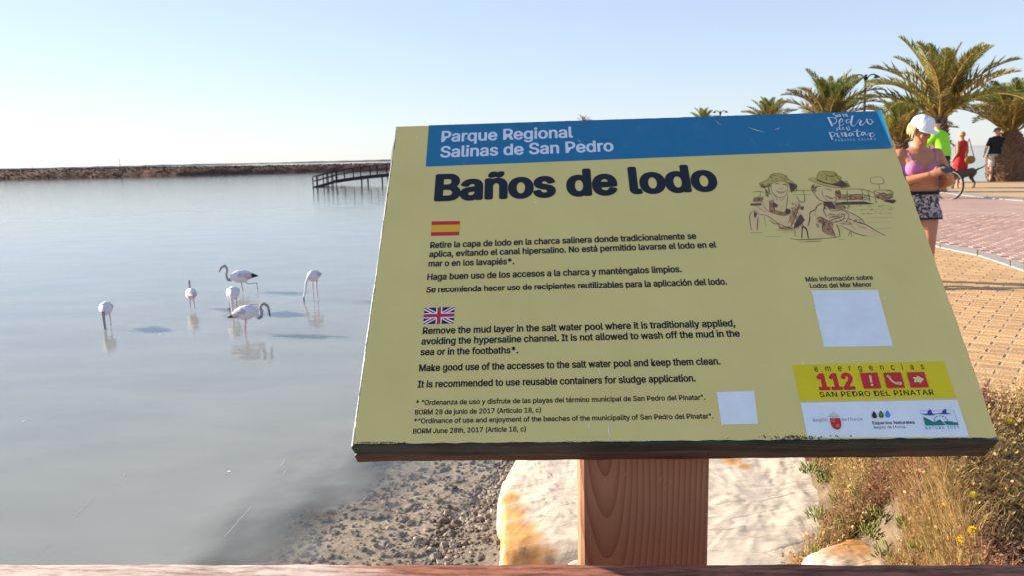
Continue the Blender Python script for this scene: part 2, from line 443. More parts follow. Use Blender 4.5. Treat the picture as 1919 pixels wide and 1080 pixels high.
# pink brick relief nearest the viewer
b = MB()
for r in range(0, 70):
    for c in range(0, 60):
        x = 2.9 + c * .205 + (.1 if r % 2 else 0); y = 6.6 + r * .105 * 1.0
        px, py = pix(x, y)
        if py > interp(bt_px, px) - 220 / y ** 2 - 1 or py < interp(b2b_px, px) + 1.5 or x < interp(EDGE, y) + .3: continue
        h = .033 + random.uniform(-.0015, .0015); l, w2 = .0985, .0482
        vs = [(x - l, y - w2, 0), (x + l, y - w2, 0), (x + l, y + w2, 0), (x - l, y + w2, 0)]
        vs += [(x - l + .003, y - w2 + .003, h), (x + l - .003, y - w2 + .003, h), (x + l - .003, y + w2 - .003, h), (x - l + .003, y + w2 - .003, h)]
        b.add(vs, [(4, 5, 6, 7), (0, 1, 5, 4), (1, 2, 6, 5), (2, 3, 7, 6), (3, 0, 4, 7)])
tag(b.build("pink_paving_bricks", m_pink), "pink paving bricks in running bond beyond the pale kerb band", "paving", kind='stuff')

# ---------------------------------------------------------------- rocks, pebbles
m_rock = bpy.data.materials.new("pale_limestone"); m_rock.use_nodes = True
t = m_rock.node_tree; n = t.nodes; L = t.links; bs = n["Principled BSDF"]; bs.inputs["Roughness"].default_value = .9; bs.inputs["Specular IOR Level"].default_value = .15
tc = n.new("ShaderNodeTexCoord"); at_ = n.new("ShaderNodeAttribute"); at_.attribute_name = "ochre"
mpr = n.new("ShaderNodeMapping"); mpr.inputs["Rotation"].default_value = (0, 0, radians(35)); mpr.inputs["Scale"].default_value = (.45, 1.7, 1); L.new(tc.outputs["Object"], mpr.inputs[0])
nz = n.new("ShaderNodeTexNoise"); nz.inputs["Scale"].default_value = 9; nz.inputs["Detail"].default_value = 10; nz.inputs["Roughness"].default_value = .72
L.new(mpr.outputs[0], nz.inputs["Vector"])
r1 = n.new("ShaderNodeValToRGB"); r1.color_ramp.elements[0].position = .34; r1.color_ramp.elements[1].position = .5
r1.color_ramp.elements[0].color = (.37, .30, .225, 1); r1.color_ramp.elements[1].color = (.58, .49, .385, 1)
L.new(nz.outputs["Fac"], r1.inputs[0])
r2 = n.new("ShaderNodeValToRGB"); r2.color_ramp.elements[0].position = .3; r2.color_ramp.elements[1].position = .75
r2.color_ramp.elements[0].color = (.36, .15, .05, 1); r2.color_ramp.elements[1].color = (.60, .34, .12, 1)
L.new(nz.outputs["Fac"], r2.inputs[0])
aa = n.new("ShaderNodeMath"); aa.operation = 'MULTIPLY_ADD'; aa.inputs[1].default_value = .9; L.new(nz.outputs["Fac"], aa.inputs[0]); L.new(at_.outputs["Fac"], aa.inputs[2])
th = n.new("ShaderNodeMapRange"); th.inputs[1].default_value = .82; th.inputs[2].default_value = 1.05; L.new(aa.outputs[0], th.inputs[0])
mc = n.new("ShaderNodeMix"); mc.data_type = 'RGBA'; L.new(th.outputs[0], mc.inputs[0]); L.new(r1.outputs[0], mc.inputs[6]); L.new(r2.outputs[0], mc.inputs[7])
L.new(mc.outputs[2], bs.inputs["Base Color"])
nb0 = n.new("ShaderNodeTexNoise"); nb0.inputs["Scale"].default_value = 26; nb0.inputs["Detail"].default_value = 12; nb0.inputs["Roughness"].default_value = .65; L.new(mpr.outputs[0], nb0.inputs["Vector"])
vc = n.new("ShaderNodeTexVoronoi"); vc.feature = 'DISTANCE_TO_EDGE'; vc.inputs["Scale"].default_value = 3.2; L.new(mpr.outputs[0], vc.inputs["Vector"])
cr = n.new("ShaderNodeMapRange"); cr.inputs[1].default_value = 0; cr.inputs[2].default_value = .035; cr.inputs[3].default_value = -.5; cr.inputs[4].default_value = 0; L.new(vc.outputs["Distance"], cr.inputs[0])
nb = n.new("ShaderNodeMath"); nb.operation = 'ADD'; L.new(nb0.outputs["Fac"], nb.inputs[0]); L.new(cr.outputs[0], nb.inputs[1])
bp = n.new("ShaderNodeBump"); bp.inputs["Strength"].default_value = .45; bp.inputs["Distance"].default_value = .008; L.new(nb.outputs[0], bp.inputs["Height"]); L.new(bp.outputs[0], bs.inputs["Normal"])

def boulder(px, zt, label, tilt=(0, 0), depth=.6, flare=.10, ochre=None, seed=1, ref_px=(1590, 1040)):
    """block with a broad split face on top and rough flanks"""
    if zt is None: zt = hit(*ref_px).z + .06
    pts = [at(x, y, zt) for x, y in px]
    c = sum(pts, Vector()) / len(pts)
    # densify the outline
    out = []
    for p, q in zip(pts, pts[1:] + pts[:1]):
        k = max(2, int((q - p).length / .035))
        out += [p.lerp(q, i / k) for i in range(k)]
    N_ = len(out)
    out = [(out[i - 1] + out[i] * 2 + out[(i + 1) % N_]) / 4 for i in range(N_)]
    out = [p + (p - c).normalized() * (.022 * vn(p, 9, seed) + .010 * vn(p, 25, seed)) for p in out]
    rnd = random.Random(seed); cuts = [(rnd.uniform(0, 6.28), rnd.uniform(.62, .95), rnd.uniform(.12, .7)) for _ in range(9)]
    R0 = sum((p - c).length for p in out) / N_
    scl = [.0001] + [i / 36 for i in range(1, 34)] + [.95, .98, 1.0]; rows = []; 
    for s_ in scl:
        r = []
        for p in out:
            v = (p - c) * s_
            z = tilt[0] * v.x + tilt[1] * v.y - (.02 * s_ ** 8) + (.016 * vn(v, 4, seed) + .007 * vn(v, 13, seed) + .004 * vn(v, 30, seed)) * min(1, s_ / .2)
            for ca_, cr_, cs_ in cuts: z -= cs_ * max(0, v.x * cos(ca_) + v.y * sin(ca_) - cr_ * R0)
            r.append(Vector((v.x, v.y, z)))
        rows.append(r)
    for k, (ex, dz) in enumerate(((1.03, .05), (1.05, .12), (1.07, .25), (1.0 + flare, .42), (1.0 + flare * .8, .7), (.9, 1.0))):
        r = []
        for p in out:
            v = (p - c) * ex; nn_ = .035 * vn(v, 5, seed + k * .35)
            v = v + v.normalized() * nn_
            r.append(Vector((v.x, v.y, tilt[0] * v.x + tilt[1] * v.y - dz * depth - .02 - sum(cs_ * max(0, v.x * cos(ca_) + v.y * sin(ca_) - cr_ * R0) for ca_, cr_, cs_ in cuts))))
        rows.append(r)
    vs = [v for r in rows for v in r]
    fs = [(i * N_ + j, i * N_ + (j + 1) % N_, (i + 1) * N_ + (j + 1) % N_, (i + 1) * N_ + j) for i in range(len(rows) - 1) for j in range(N_)]
    b = MB(); b.add(vs, fs); o = b.build("boulder", m_rock, smooth=True, loc=c)
    if o.data.polygons[0].normal.z < 0 and sum(p.normal.z for p in o.data.polygons[:N_]) < 0: o.data.flip_normals()
    at2 = o.data.attributes.new("ochre", 'FLOAT', 'POINT')
    vals = []
    for i, v in enumerate(o.data.vertices):
        row = i // N_; val = .12
        if row >= 34: val = .40
        if ochre:
            for (ox, oy, orad) in ochre:
                q = at(ox, oy, zt) - c; d = (Vector((v.co.x, v.co.y, 0)) - Vector((q.x, q.y, 0))).length
                val = max(val, .66 - (d / orad) ** 2 * .3)
        vals.append(val)
    at2.data.foreach_set("value", vals)
    return tag(o, label, "boulder", "boulders along the bank")
boulder([(985, 800), (1110, 780), (1250, 800), (1260, 950), (1180, 1035), (1105, 1038), (1060, 1064), (1000, 1068), (952, 1052), (942, 1000), (950, 955), (938, 905), (962, 862)], -1.45,
        "large cream boulder with ochre yellow edge beside the pebbly waterline, left of the sign post", (.10, .0), .75, .08,
        [(952, 925, .14), (958, 950, .17), (962, 980, .20), (975, 1005, .20), (1000, 1030, .20), (1025, 1045, .18), (1055, 1055, .16), (955, 1030, .16)], 1)
boulder([(1215, 800), (1345, 775), (1500, 805), (1535, 880), (1572, 918), (1590, 960), (1582, 1002), (1545, 1034), (1480, 1060), (1380, 1095), (1240, 1090), (1200, 960)], -.62,
        "large white boulder with tufts at its right edge, right of the sign post", (.04, .04), .7, .07,
        [(1575, 1010, .12), (1510, 1048, .11), (1370, 868, .08), (1395, 880, .05)], 3)
boulder([(1490, 1062), (1500, 1040), (1560, 1015), (1600, 1005), (1650, 1010), (1680, 1025), (1700, 1075), (1600, 1100), (1500, 1100)], None,
        "low yellowish rock half buried in grass below the white boulder", (.05, .02), .4, .1, [(1600, 1020, .2)], 5)
boulder([(1340, 1080), (1400, 1068), (1470, 1056), (1490, 1070), (1470, 1100), (1350, 1110)], -.72,
        "small pale rock wedged under the large white boulder by the fence rail", (0, 0), .3, .1, None, 8)
boulder([(1040, 1080), (1075, 1048), (1105, 1040), (1150, 1045), (1160, 1090), (1060, 1100)], -1.30,
        "small white rock between the sign post and the ochre edged boulder", (0, 0), .4, .1, None, 9)
boulder([(1350, 830), (1420, 800), (1520, 820), (1535, 845), (1500, 858), (1390, 862)], -.75,
        "orange stained rock behind the white boulder, mostly hidden by the sign", (0, 0), .4, .1, [(1380, 855, .3), (1480, 850, .2)], 12)

m_peb = attr_mat("shore_pebbles", [(.05, .035, .028), (.17, .125, .09), (.09, .065, .05), (.30, .24, .18), (.12, .08, .055), (.22, .19, .16), (.07, .06, .055), (.42, .37, .30)], .65, 0.0)
b = MB()
def ico(c, r, b, sq=(1, 1, .6)):
    g = (1 + 5 ** .5) / 2
    V = [(-1, g, 0), (1, g, 0), (-1, -g, 0), (1, -g, 0), (0, -1, g), (0, 1, g), (0, -1, -g), (0, 1, -g), (g, 0, -1), (g, 0, 1), (-g, 0, -1), (-g, 0, 1)]
    F = [(0, 11, 5), (0, 5, 1), (0, 1, 7), (0, 7, 10), (0, 10, 11), (1, 5, 9), (5, 11, 4), (11, 10, 2), (10, 7, 6), (7, 1, 8), (3, 9, 4), (3, 4, 2), (3, 2, 6), (3, 6, 8), (3, 8, 9), (4, 9, 5), (2, 4, 11), (6, 2, 10), (8, 6, 7), (9, 8, 1)]
    a_ = random.uniform(0, 6.28); M = Matrix.Rotation(a_, 3, 'Z')
    b.add([M @ Vector((v[0] * sq[0], v[1] * sq[1], v[2] * sq[2])) * (r / 1.9 * random.uniform(.8, 1.15)) + Vector(c) for v in V], F)
for i in range(9500):
    y = random.uniform(4.6, 10.5); s_ = interp(SHORE, y)
    k = random.random()
    x = s_ + (random.gauss(.14, .20) if k < .42 else random.uniform(-2.1, .3) if k < .80 else random.uniform(0, 1.0))
    r = random.choice([.006, .008, .010, .012, .014, .018, .018, .024, .034, .05 if random.random() < .2 else .02]) * random.uniform(.8, 1.2)
    z = ground(x, y)
    ico((x, y, z + r * .25), r, b, (1, random.uniform(.7, 1), random.uniform(.45, .75)))
tag(b.build("pebbles", m_peb, smooth=False), "small grey and brown pebbles strewn along the waterline", "pebbles", kind='stuff')

# ---------------------------------------------------------------- dry grass, succulents, flowers
m_straw = attr_mat("dry_straw", [(.38, .25, .10), (.56, .39, .17), (.44, .23, .10), (.64, .48, .23), (.30, .24, .09), (.58, .40, .18)], trans=.35)
m_red = attr_mat("reddish_stems", [(.24, .09, .055), (.36, .16, .09), (.46, .28, .16), (.20, .08, .05), (.42, .27, .16)], trans=.3)
m_grn = attr_mat("green_blades", [(.12, .16, .035), (.20, .22, .05), (.26, .25, .07), (.10, .13, .03)], trans=.3)
def blade(b, x, y, z, h, w_, lean, az):
    p0 = Vector((x, y, z)); d = Vector((cos(az), sin(az), 0)); s_ = Vector((-sin(az + random.uniform(-1, 1)), cos(az), 0)).normalized() * w_
    p1 = p0 + Vector((0, 0, h * .45)) + d * lean * h * .25
    p2 = p0 + Vector((0, 0, h * .8)) + d * lean * h * .6
    p3 = p0 + Vector((0, 0, h * (1 - .25 * lean))) + d * lean * h
    b.add([p0 - s_, p0 + s_, p1 + s_ * .8, p1 - s_ * .8, p2 + s_ * .5, p2 - s_ * .5, p3], [(0, 1, 2, 3), (3, 2, 4, 5), (5, 4, 6)])
def head(b, x, y, z, r):
    for _ in range(3):
        d = Vector((random.uniform(-1, 1), random.uniform(-1, 1), random.uniform(-.3, 1))).normalized()
        o_ = d.orthogonal().normalized() * r * .35
        c = Vector((x, y, z)); b.add([c, c + d * r * .5 + o_, c + d * r, c + d * r * .5 - o_], [(0, 1, 2, 3)])
bs_, br_, bg_ = MB(), MB(), MB()
rock_px = [(1230, 860), (1500, 860), (1522, 890), (1552, 918), (1564, 960), (1560, 998), (1530, 1022), (1470, 1046), (1230, 1070)]
def inpoly(x, y, poly):
    c = False
    for (x0, y0), (x1, y1) in zip(poly, poly[1:] + poly[:1]):
        if (y0 > y) != (y1 > y) and x < (x1 - x0) * (y - y0) / (y1 - y0) + x0: c = not c
    return c
rk = [(at(a, c, -.62).x, at(a, c, -.62).y) for a, c in rock_px]
_z2 = hit(1590, 1040).z + .06
rk2 = [(at(a, c, _z2).x, at(a, c, _z2).y) for a, c in ((1490, 1062), (1500, 1040), (1560, 1015), (1600, 1005), (1650, 1010), (1680, 1025), (1700, 1075), (1500, 1100))]
BARE = at(1690, 975, -.5)
cnt = 0
while cnt < 52000:
    if random.random() < .62:
        y = random.uniform(2.9, 5.6); e_ = interp(EDGE, y); x = e_ - random.uniform(.0, 1.7)
    else: x = random.uniform(1.5, 4.2); y = random.uniform(2.3, 3.62)
    if inpoly(x, y, rk) or inpoly(x, y, rk2): continue
    dens = .92 + .7 * vn((x, y, 0), 2.6)
    if x < .95 + (y - 3.0) * .12: continue
    if (x - BARE.x) ** 2 + (y - BARE.y) ** 2 < .012: dens -= .75
    if y > 3.45 and x > interp(EDGE, y): dens -= .6
    if random.random() > dens: continue
    if x > 3.4 and random.random() < .55: continue
    cnt += 1
    z = ground(x, y) - .01
    if vn((x, y, 5), 2.3) + .35 * (random.random() - .5) + (-.14 if y < 3.6 else -.14) > .10:
        h = random.uniform(.04, .15); blade(br_, x, y, z, h, random.uniform(.0012, .0026), random.uniform(.2, 1.1), random.uniform(0, 6.28))
        if random.random() < .5: head(br_, x + random.uniform(-.02, .02), y, z + h * .8, random.uniform(.008, .018))
    elif random.random() < .13:
        blade(bg_, x, y, z, random.uniform(.05, .17), .0022, random.uniform(.2, .9), random.uniform(0, 6.28))
    else:
        h = random.uniform(.08, .24) * (.80 if x > 1.75 else .85); az = random.gauss(.3, 1.2)
        blade(bs_, x, y, z, h, random.uniform(.0011, .0024), random.uniform(.15, .95), az)
        if random.random() < .35: head(bs_, x + cos(az) * h * .35, y + sin(az) * h * .35, z + h * .8, random.uniform(.008, .02))
for i in range(15000):
    px, py = random.uniform(1545, 1919), random.uniform(868, 1075)
    if ((px - 1695) / 55) ** 2 + ((py - 972) / 30) ** 2 < 1: continue
    p = hit(px, py); x, y = p.x + random.uniform(-.04, .04), p.y + random.uniform(-.04, .04)
    if inpoly(x, y, rk) or inpoly(x, y, rk2): continue
    z = ground(x, y) - .01; q = vn((x, y, 9), 4.0) + random.uniform(-.25, .25)
    if q > .12: blade(bg_, x, y, z, random.uniform(.03, .10), .0026, random.uniform(.3, 1.0), random.uniform(0, 6.28))
    elif q > -.10:
        h = random.uniform(.03, .12); blade(br_, x, y, z, h, .002, random.uniform(.2, 1.1), random.uniform(0, 6.28)); head(br_, x, y, z + h * .8, random.uniform(.007, .015))
    else: blade(bs_, x, y, z, random.uniform(.06, .18), .0017, random.uniform(.2, 1.0), random.uniform(0, 6.28))
tag(bs_.build("dry_grass", m_straw), "straw coloured dry grass on the bank below the paving", "grass", kind='stuff')
tag(br_.build("dry_herbs", m_red), "reddish brown withered herbs with seed heads among the grass", "herbs", kind='stuff')
tag(bg_.build("green_grass", m_grn), "sparse green blades among the dry grass", "grass", kind='stuff')
# loose litter on the bare soil
b = MB()
for i in range(5000):
    x = random.uniform(.9, 2.4); y = random.uniform(2.4, 4.8)
    if inpoly(x, y, rk): continue
    z = ground(x, y) + .004; a_ = random.uniform(0, 6.28); l = random.uniform(.008, .03); w_ = l * random.uniform(.08, .4)
    d = Vector((cos(a_), sin(a_), random.uniform(-.2, .5))) * l; s_ = Vector((-sin(a_), cos(a_), 0)) * w_
    p = Vector((x, y, z)); b.add([p, p + d * .5 + s_, p + d, p + d * .5 - s_], [(0, 1, 2, 3)])
tag(b.build("plant_litter", m_red), "dead leaves and stem bits on the sandy soil", "litter", kind='stuff')

m_suc = attr_mat("succulent_leaf", [(.16, .22, .05), (.24, .28, .06), (.30, .30, .08), (.12, .17, .04)], .5, .2)
def succulent(px, py, z, r, label):
    c = hit(px, py, .0) if not (1510 < px < 1545) else at(px, py, z)
    b = MB()
    for i in range(int(90 * (r / .09))):
        a_ = random.uniform(0, 6.28); rr = r * sqrt(random.random()); 
        p = Vector((cos(a_) * rr, sin(a_) * rr, random.uniform(-.02, .02)))
        d = Vector((cos(a_) * .5 + random.uniform(-.4, .4), sin(a_) * .5 + random.uniform(-.4, .4), random.uniform(.5, 1.2))).normalized() * random.uniform(.02, .045)
        b.tube([p, p + d * .5, p + d], [.0025, .0042, .0012], 5)
    return tag(b.build("succulent_plant", m_suc, smooth=True, loc=c), label, "plant", "green succulents by the boulder")
for px, py, z, r, lab in (
    (1520, 885, -.52, .06, "small green succulent behind the top corner of the white boulder"),
    (1552, 905, -.52, .05, "bright green succulent at the upper right edge of the white boulder"),
    (1590, 945, -.56, .08, "dark green succulent in the shade right of the white boulder"),
    (1600, 985, -.58, .08, "tall bright green succulent between the boulder and the bare soil"),
    (1535, 968, -.57, .05, "pale green tuft growing on top of the white boulder"),
    (1660, 965, -.50, .07, "olive succulent beside red leaves in the middle of the bank"),
    (1540, 1050, -.60, .06, "flat green tuft on the low yellowish rock, left one"),
    (1590, 1048, -.60, .06, "green tuft at the foot of the low rock, just above the fence rail"),
    (1680, 1045, -.50, .08, "wide olive green tuft near the fence rail below the bare soil"),
    (1715, 990, -.48, .06, "grey green leafy tuft right of the bare soil patch"),
    (1575, 870, -.42, .07, "green succulent just under the board's lower edge, behind the boulder"),
    (1625, 925, -.46, .07, "green succulent with brown stems up the bank from the dark green one"),
    (1640, 1000, -.55, .05, "small lime green succulent at the left rim of the bare soil"),
    (1745, 1030, -.45, .07, "broad green tuft right of the wide olive one near the rail")):
    succulent(px, py, z, r, lab)
m_ylw = mat("yellow_petals", (.80, .58, .01), .6); m_yc = mat("flower_centre", (.70, .38, .01), .8)
m_stem = mat("flower_stem", (.13, .17, .05), .7)
def flower(px, py, Y, r, label):
    q = hit(px, py, .13); g = ground(q.x, q.y); Y = q.y
    root = empty("yellow_flower", (q.x, q.y, g), label, "flower", "yellow flowers in the dry grass")
    h = q.z - g; b = MB(); b.tube([(random.uniform(-.02, .02), .02, 0), (.008, 0, h * .5), (0, 0, h - .002)], [.0022, .0018, .0015], 5); b.build("stem", m_stem, root)
    b = MB(); ax = Vector((-.3, -.6, .75)).normalized(); u = ax.orthogonal().normalized(); v = ax.cross(u)
    for ring, (rr, nn) in enumerate(((1, 16), (.75, 13), (.5, 9))):
        for i in range(nn):
            a_ = 2 * pi * i / nn + ring * .3; d = u * cos(a_) + v * sin(a_); s_ = (u * -sin(a_) + v * cos(a_)) * r * .16
            c = Vector((0, 0, h)); o_ = ax * (.002 * ring)
            b.add([c + o_, c + d * r * rr * .5 + s_ + o_ + ax * .002, c + d * r * rr + o_ + ax * random.uniform(-.002, .005), c + d * r * rr * .5 - s_ + o_ + ax * .002], [(0, 1, 2, 3)])
    b.build("petals", m_ylw, root)
    b = MB(); b.ell(Vector((0, 0, h)) + ax * .004, (r * .25, r * .25, r * .2), None, 8, 5); b.build("flower_centre", m_yc, root, True)
for px, py, Y, r, lab in ((1891, 790, 3.15, .017, "small yellow flower at the top of the grass next to the paving"),
    (1822, 995, 2.45, .019, "upper of the two bright yellow flowers close together near the rail"),
    (1803, 1011, 2.42, .020, "lower left of the two bright yellow flowers close together near the rail"),
    (1824, 928, 2.75, .015, "yellow flower in the middle of the grass, above the close pair"),
    (1771, 946, 2.75, .011, "tiny yellow flower left of the middle of the grass")):
    flower(px, py, Y, r, lab)

# ---------------------------------------------------------------- wood materials
def wood_mat(name, c1, c2, cd_, axis='Z', freq=230, x0=-.02, depth=.05, tilt=.25, rough=.75, stain=.0, bump=.25):
    m = bpy.data.materials.new(name); m.use_nodes = True; t = m.node_tree; n = t.nodes; L = t.links
    bs = n["Principled BSDF"]; bs.inputs["Roughness"].default_value = rough; bs.inputs["Specular IOR Level"].default_value = .25
    tc = n.new("ShaderNodeTexCoord"); sp = n.new("ShaderNodeSeparateXYZ")
    nz = n.new("ShaderNodeTexNoise"); nz.inputs["Scale"].default_value = 5; nz.inputs["Detail"].default_value = 3
    mp = n.new("ShaderNodeMapping"); mp.inputs["Scale"].default_value = (1, 1, .35) if axis == 'Z' else (.35, 1, 1)
    L.new(tc.outputs["Object"], mp.inputs[0]); L.new(mp.outputs[0], nz.inputs["Vector"])
    dist = n.new("ShaderNodeVectorMath"); dist.operation = 'MULTIPLY_ADD'; dist.inputs[1].default_value = (.034, .034, .03)
    L.new(nz.outputs["Color"], dist.inputs[0]); L.new(tc.outputs["Object"], dist.inputs[2]); L.new(dist.outputs[0], sp.inputs[0])
    def M(op, a_, b_=None, c_=None):
        q = n.new("ShaderNodeMath"); q.operation = op
        for i, v in enumerate((a_, b_, c_)):
            if v is None: continue
            if isinstance(v, (int, float)): q.inputs[i].default_value = v
            else: L.new(v, q.inputs[i])
        return q.outputs[0]
    ax, al = (sp.outputs[0], sp.outputs[2]) if axis == 'Z' else (sp.outputs[1], sp.outputs[0])
    u = M('SUBTRACT', ax, x0); v = M('MULTIPLY_ADD', al, tilt, depth)
    r = M('SQRT', M('ADD', M('MULTIPLY', u, u), M('MULTIPLY', v, v)))
    s = M('FRACT', M('MULTIPLY', r, freq))
    s2 = M('POWER', s, 2.2)
    rp = n.new("ShaderNodeValToRGB"); L.new(s2, rp.inputs[0])
    rp.color_ramp.elements[0].color = c1 + (1,); rp.color_ramp.elements[1].color = c2 + (1,)
    e = rp.color_ramp.elements.new(.93); e.color = c2 + (1,); rp.color_ramp.elements[2].color = c1 + (1,)
    nf = n.new("ShaderNodeTexNoise"); nf.inputs["Scale"].default_value = 60; nf.inputs["Detail"].default_value = 6
    mf = n.new("ShaderNodeMapping"); mf.inputs["Scale"].default_value = (3, 3, .12) if axis == 'Z' else (.12, 3, 3)
    L.new(tc.outputs["Object"], mf.inputs[0]); L.new(mf.outputs[0], nf.inputs["Vector"])
    nl = n.new("ShaderNodeTexNoise"); nl.inputs["Scale"].default_value = 7; nl.inputs["Detail"].default_value = 5; L.new(tc.outputs["Object"], nl.inputs["Vector"])
    fr = n.new("ShaderNodeMapRange"); fr.inputs[1].default_value = .35; fr.inputs[2].default_value = .7; fr.inputs[3].default_value = .0; fr.inputs[4].default_value = .55
    L.new(M('MULTIPLY_ADD', nf.outputs["Fac"], .5, M('MULTIPLY', nl.outputs["Fac"], .5)), fr.inputs[0])
    mx = n.new("ShaderNodeMix"); mx.data_type = 'RGBA'; L.new(fr.outputs[0], mx.inputs[0]); L.new(rp.outputs[0], mx.inputs[6]); mx.inputs[7].default_value = cd_ + (1,)
    L.new(mx.outputs[2], bs.inputs["Base Color"])
    bp = n.new("ShaderNodeBump"); bp.inputs["Strength"].default_value = bump; bp.inputs["Distance"].default_value = .002
    L.new(M('ADD', s2, nf.outputs["Fac"]), bp.inputs["Height"]); L.new(bp.outputs[0], bs.inputs["Normal"])
    return m
m_post = wood_mat("post_pine_stained", (.44, .22, .12), (.27, .105, .055), (.30, .14, .08), 'Z', 165, -.028, .13, -.13)
# fence rail: bare weathered, dusted pale at its left end, stained red brown beyond
m_rail = bpy.data.materials.new("rail_weathered_wood"); m_rail.use_nodes = True
t = m_rail.node_tree; n = t.nodes; L = t.links; bs = n["Principled BSDF"]; bs.inputs["Roughness"].default_value = .8
tc = n.new("ShaderNodeTexCoord"); mp = n.new("ShaderNodeMapping"); mp.inputs["Scale"].default_value = (.16, 1, 1); L.new(tc.outputs["Object"], mp.inputs[0])
nz = n.new("ShaderNodeTexNoise"); nz.inputs["Scale"].default_value = 160; nz.inputs["Detail"].default_value = 9; nz.inputs["Roughness"].default_value = .7; L.new(mp.outputs[0], nz.inputs["Vector"])
nl = n.new("ShaderNodeTexNoise"); nl.inputs["Scale"].default_value = 14; nl.inputs["Detail"].default_value = 8; nl.inputs["Roughness"].default_value = .7; L.new(mp.outputs[0], nl.inputs["Vector"])
ra = n.new("ShaderNodeValToRGB"); L.new(nz.outputs["Fac"], ra.inputs[0]); ra.color_ramp.elements[0].position = .38; ra.color_ramp.elements[1].position = .62
ra.color_ramp.elements[0].color = (.12, .03, .016, 1); ra.color_ramp.elements[1].color = (.42, .15, .075, 1)
rb = n.new("ShaderNodeValToRGB"); L.new(nz.outputs["Fac"], rb.inputs[0]); rb.color_ramp.elements[0].position = .36; rb.color_ramp.elements[1].position = .56
rb.color_ramp.elements[0].color = (.28, .155, .115, 1); rb.color_ramp.elements[1].color = (.62, .49, .41, 1)
sp = n.new("ShaderNodeSeparateXYZ"); L.new(tc.outputs["Object"], sp.inputs[0])
ma = n.new("ShaderNodeMath"); ma.operation = 'MULTIPLY_ADD'; ma.inputs[1].default_value = .55; L.new(nl.outputs["Fac"], ma.inputs[0]); L.new(sp.outputs[0], ma.inputs[2])
mr = n.new("ShaderNodeMapRange"); mr.inputs[1].default_value = .06; mr.inputs[2].default_value = .11; mr.inputs[3].default_value = 1; mr.inputs[4].default_value = 0; L.new(ma.outputs[0], mr.inputs[0])
mx = n.new("ShaderNodeMix"); mx.data_type = 'RGBA'; L.new(mr.outputs[0], mx.inputs[0]); L.new(ra.outputs[0], mx.inputs[6]); L.new(rb.outputs[0], mx.inputs[7]); L.new(mx.outputs[2], bs.inputs["Base Color"])
bp = n.new("ShaderNodeBump"); bp.inputs["Strength"].default_value = .9; bp.inputs["Distance"].default_value = .003; L.new(nz.outputs["Fac"], bp.inputs["Height"]); L.new(bp.outputs[0], bs.inputs["Normal"])

RZ = .86
rl, rr_ = at(-60, 1057.5, RZ), at(1990, 1057, RZ)
ryaw = atan2(rr_.y - rl.y, rr_.x - rl.x)
mid = (rl + rr_) / 2
fence = empty("wooden_fence", (mid.x, mid.y - .045, 0), "reddish brown wooden rail fence in the foreground, pale and dusty at its left end", "fence", rz=ryaw)
def rail_mesh(name, L0, L1, z, m, parent, d=.10, h=.09, seg=240, y=0.0):
    b = MB(); vs = []
    prof = [(-d / 2, -h), (-d / 2, -.01), (-d / 2 + .006, -.0015), (-d / 2 + .02, 0), (0, 0), (d / 2 - .012, 0), (d / 2 - .004, -.002), (d / 2, -.008), (d / 2, -h)]
    for i in range(seg + 1):
        x = L0 + (L1 - L0) * i / seg
        for k, (py, pz) in enumerate(prof):
            vs.append((x, y + py + (.0016 * vn((x, k, 1), 22) if k in (5, 6, 7) else 0), z + pz + .0012 * vn((x, k * .3, 0), 14) + .0006 * vn((x, k, 0), 90)))
    P_ = len(prof)
    fs = [(i * P_ + k, (i + 1) * P_ + k, (i + 1) * P_ + (k + 1) % P_, i * P_ + (k + 1) % P_) for i in range(seg) for k in range(P_)]
    b.add(vs, fs + [tuple(range(P_)), tuple(reversed([seg * P_ + k for k in range(P_)]))])
    return b.build(name, m, parent, True)
rail_mesh("rail", -1.6, 1.6, RZ, m_rail, fence, seg=700)
rail_mesh("rail", -1.6, 1.6, RZ - .42, m_post, fence, d=.08, seg=60)
for x in (-1.45, 1.45):
    b = MB(); b.box((0, 0, (RZ - .1) / 2), (.09, .09, RZ - .1)); b.build("fence_post", m_post, fence, loc=(x, 0, 0))
fence2 = empty("wooden_fence", (1.3, 7.55, 0), "wooden fence behind the sign whose rails throw two thin shadows over the paving", "fence")
for z in (.90, .45): rail_mesh("rail", -1.2, 1.15, z, m_post, fence2, d=.05, h=.06, seg=40)
for x in (-1.1, 0.0, 1.05):
    g = ground(1.3 + x, 7.55); b = MB(); b.box((0, 0, (g + .95) / 2), (.08, .08, .95 - g)); b.build("fence_post", m_post, fence2, loc=(x, 0, 0))

# ---------------------------------------------------------------- information sign
D1 = Vector((.99851459, -.05411438, .0063445)).normalized(); D2 = Vector((.0353905, .69233603, .72070683)); D2 = (D2 - D1 * D1.dot(D2)).normalized(); NN = D1.cross(D2)
BLc = Vector((-.1562, .7272, .9483)); W_, H_ = .600, .4318
O_ = BLc + D1 * W_ / 2 + D2 * H_ / 2
Mb = Matrix(((D1.x, D2.x, NN.x, O_.x), (D1.y, D2.y, NN.y, O_.y), (D1.z, D2.z, NN.z, O_.z), (0, 0, 0, 1)))
Mbi = Mb.inverted()
def B(x, y, z=0.0):
    d = ray(x, y); t_ = (O_ - CAM).dot(NN) / d.dot(NN); p = Mbi @ (CAM + d * t_); return Vector((p.x, p.y, z))
pc = at(1211.5, 1055, RZ); 
pdir = ray(1091.5, 900); pY = .7745
pL, pR = atY(1091.5, 960, pY + .006), atY(1332, 960, pY)
pw = (pR - pL).length; pcx, pcy = (pL.x + pR.x) / 2, (pL.y + pR.y) / 2 + .045
pyaw = atan2(pR.y - pL.y, pR.x - pL.x)
sign = empty("information_sign", (pcx, pcy, 0), "large tilted information board headed Baños de lodo on a square wooden post", "sign")
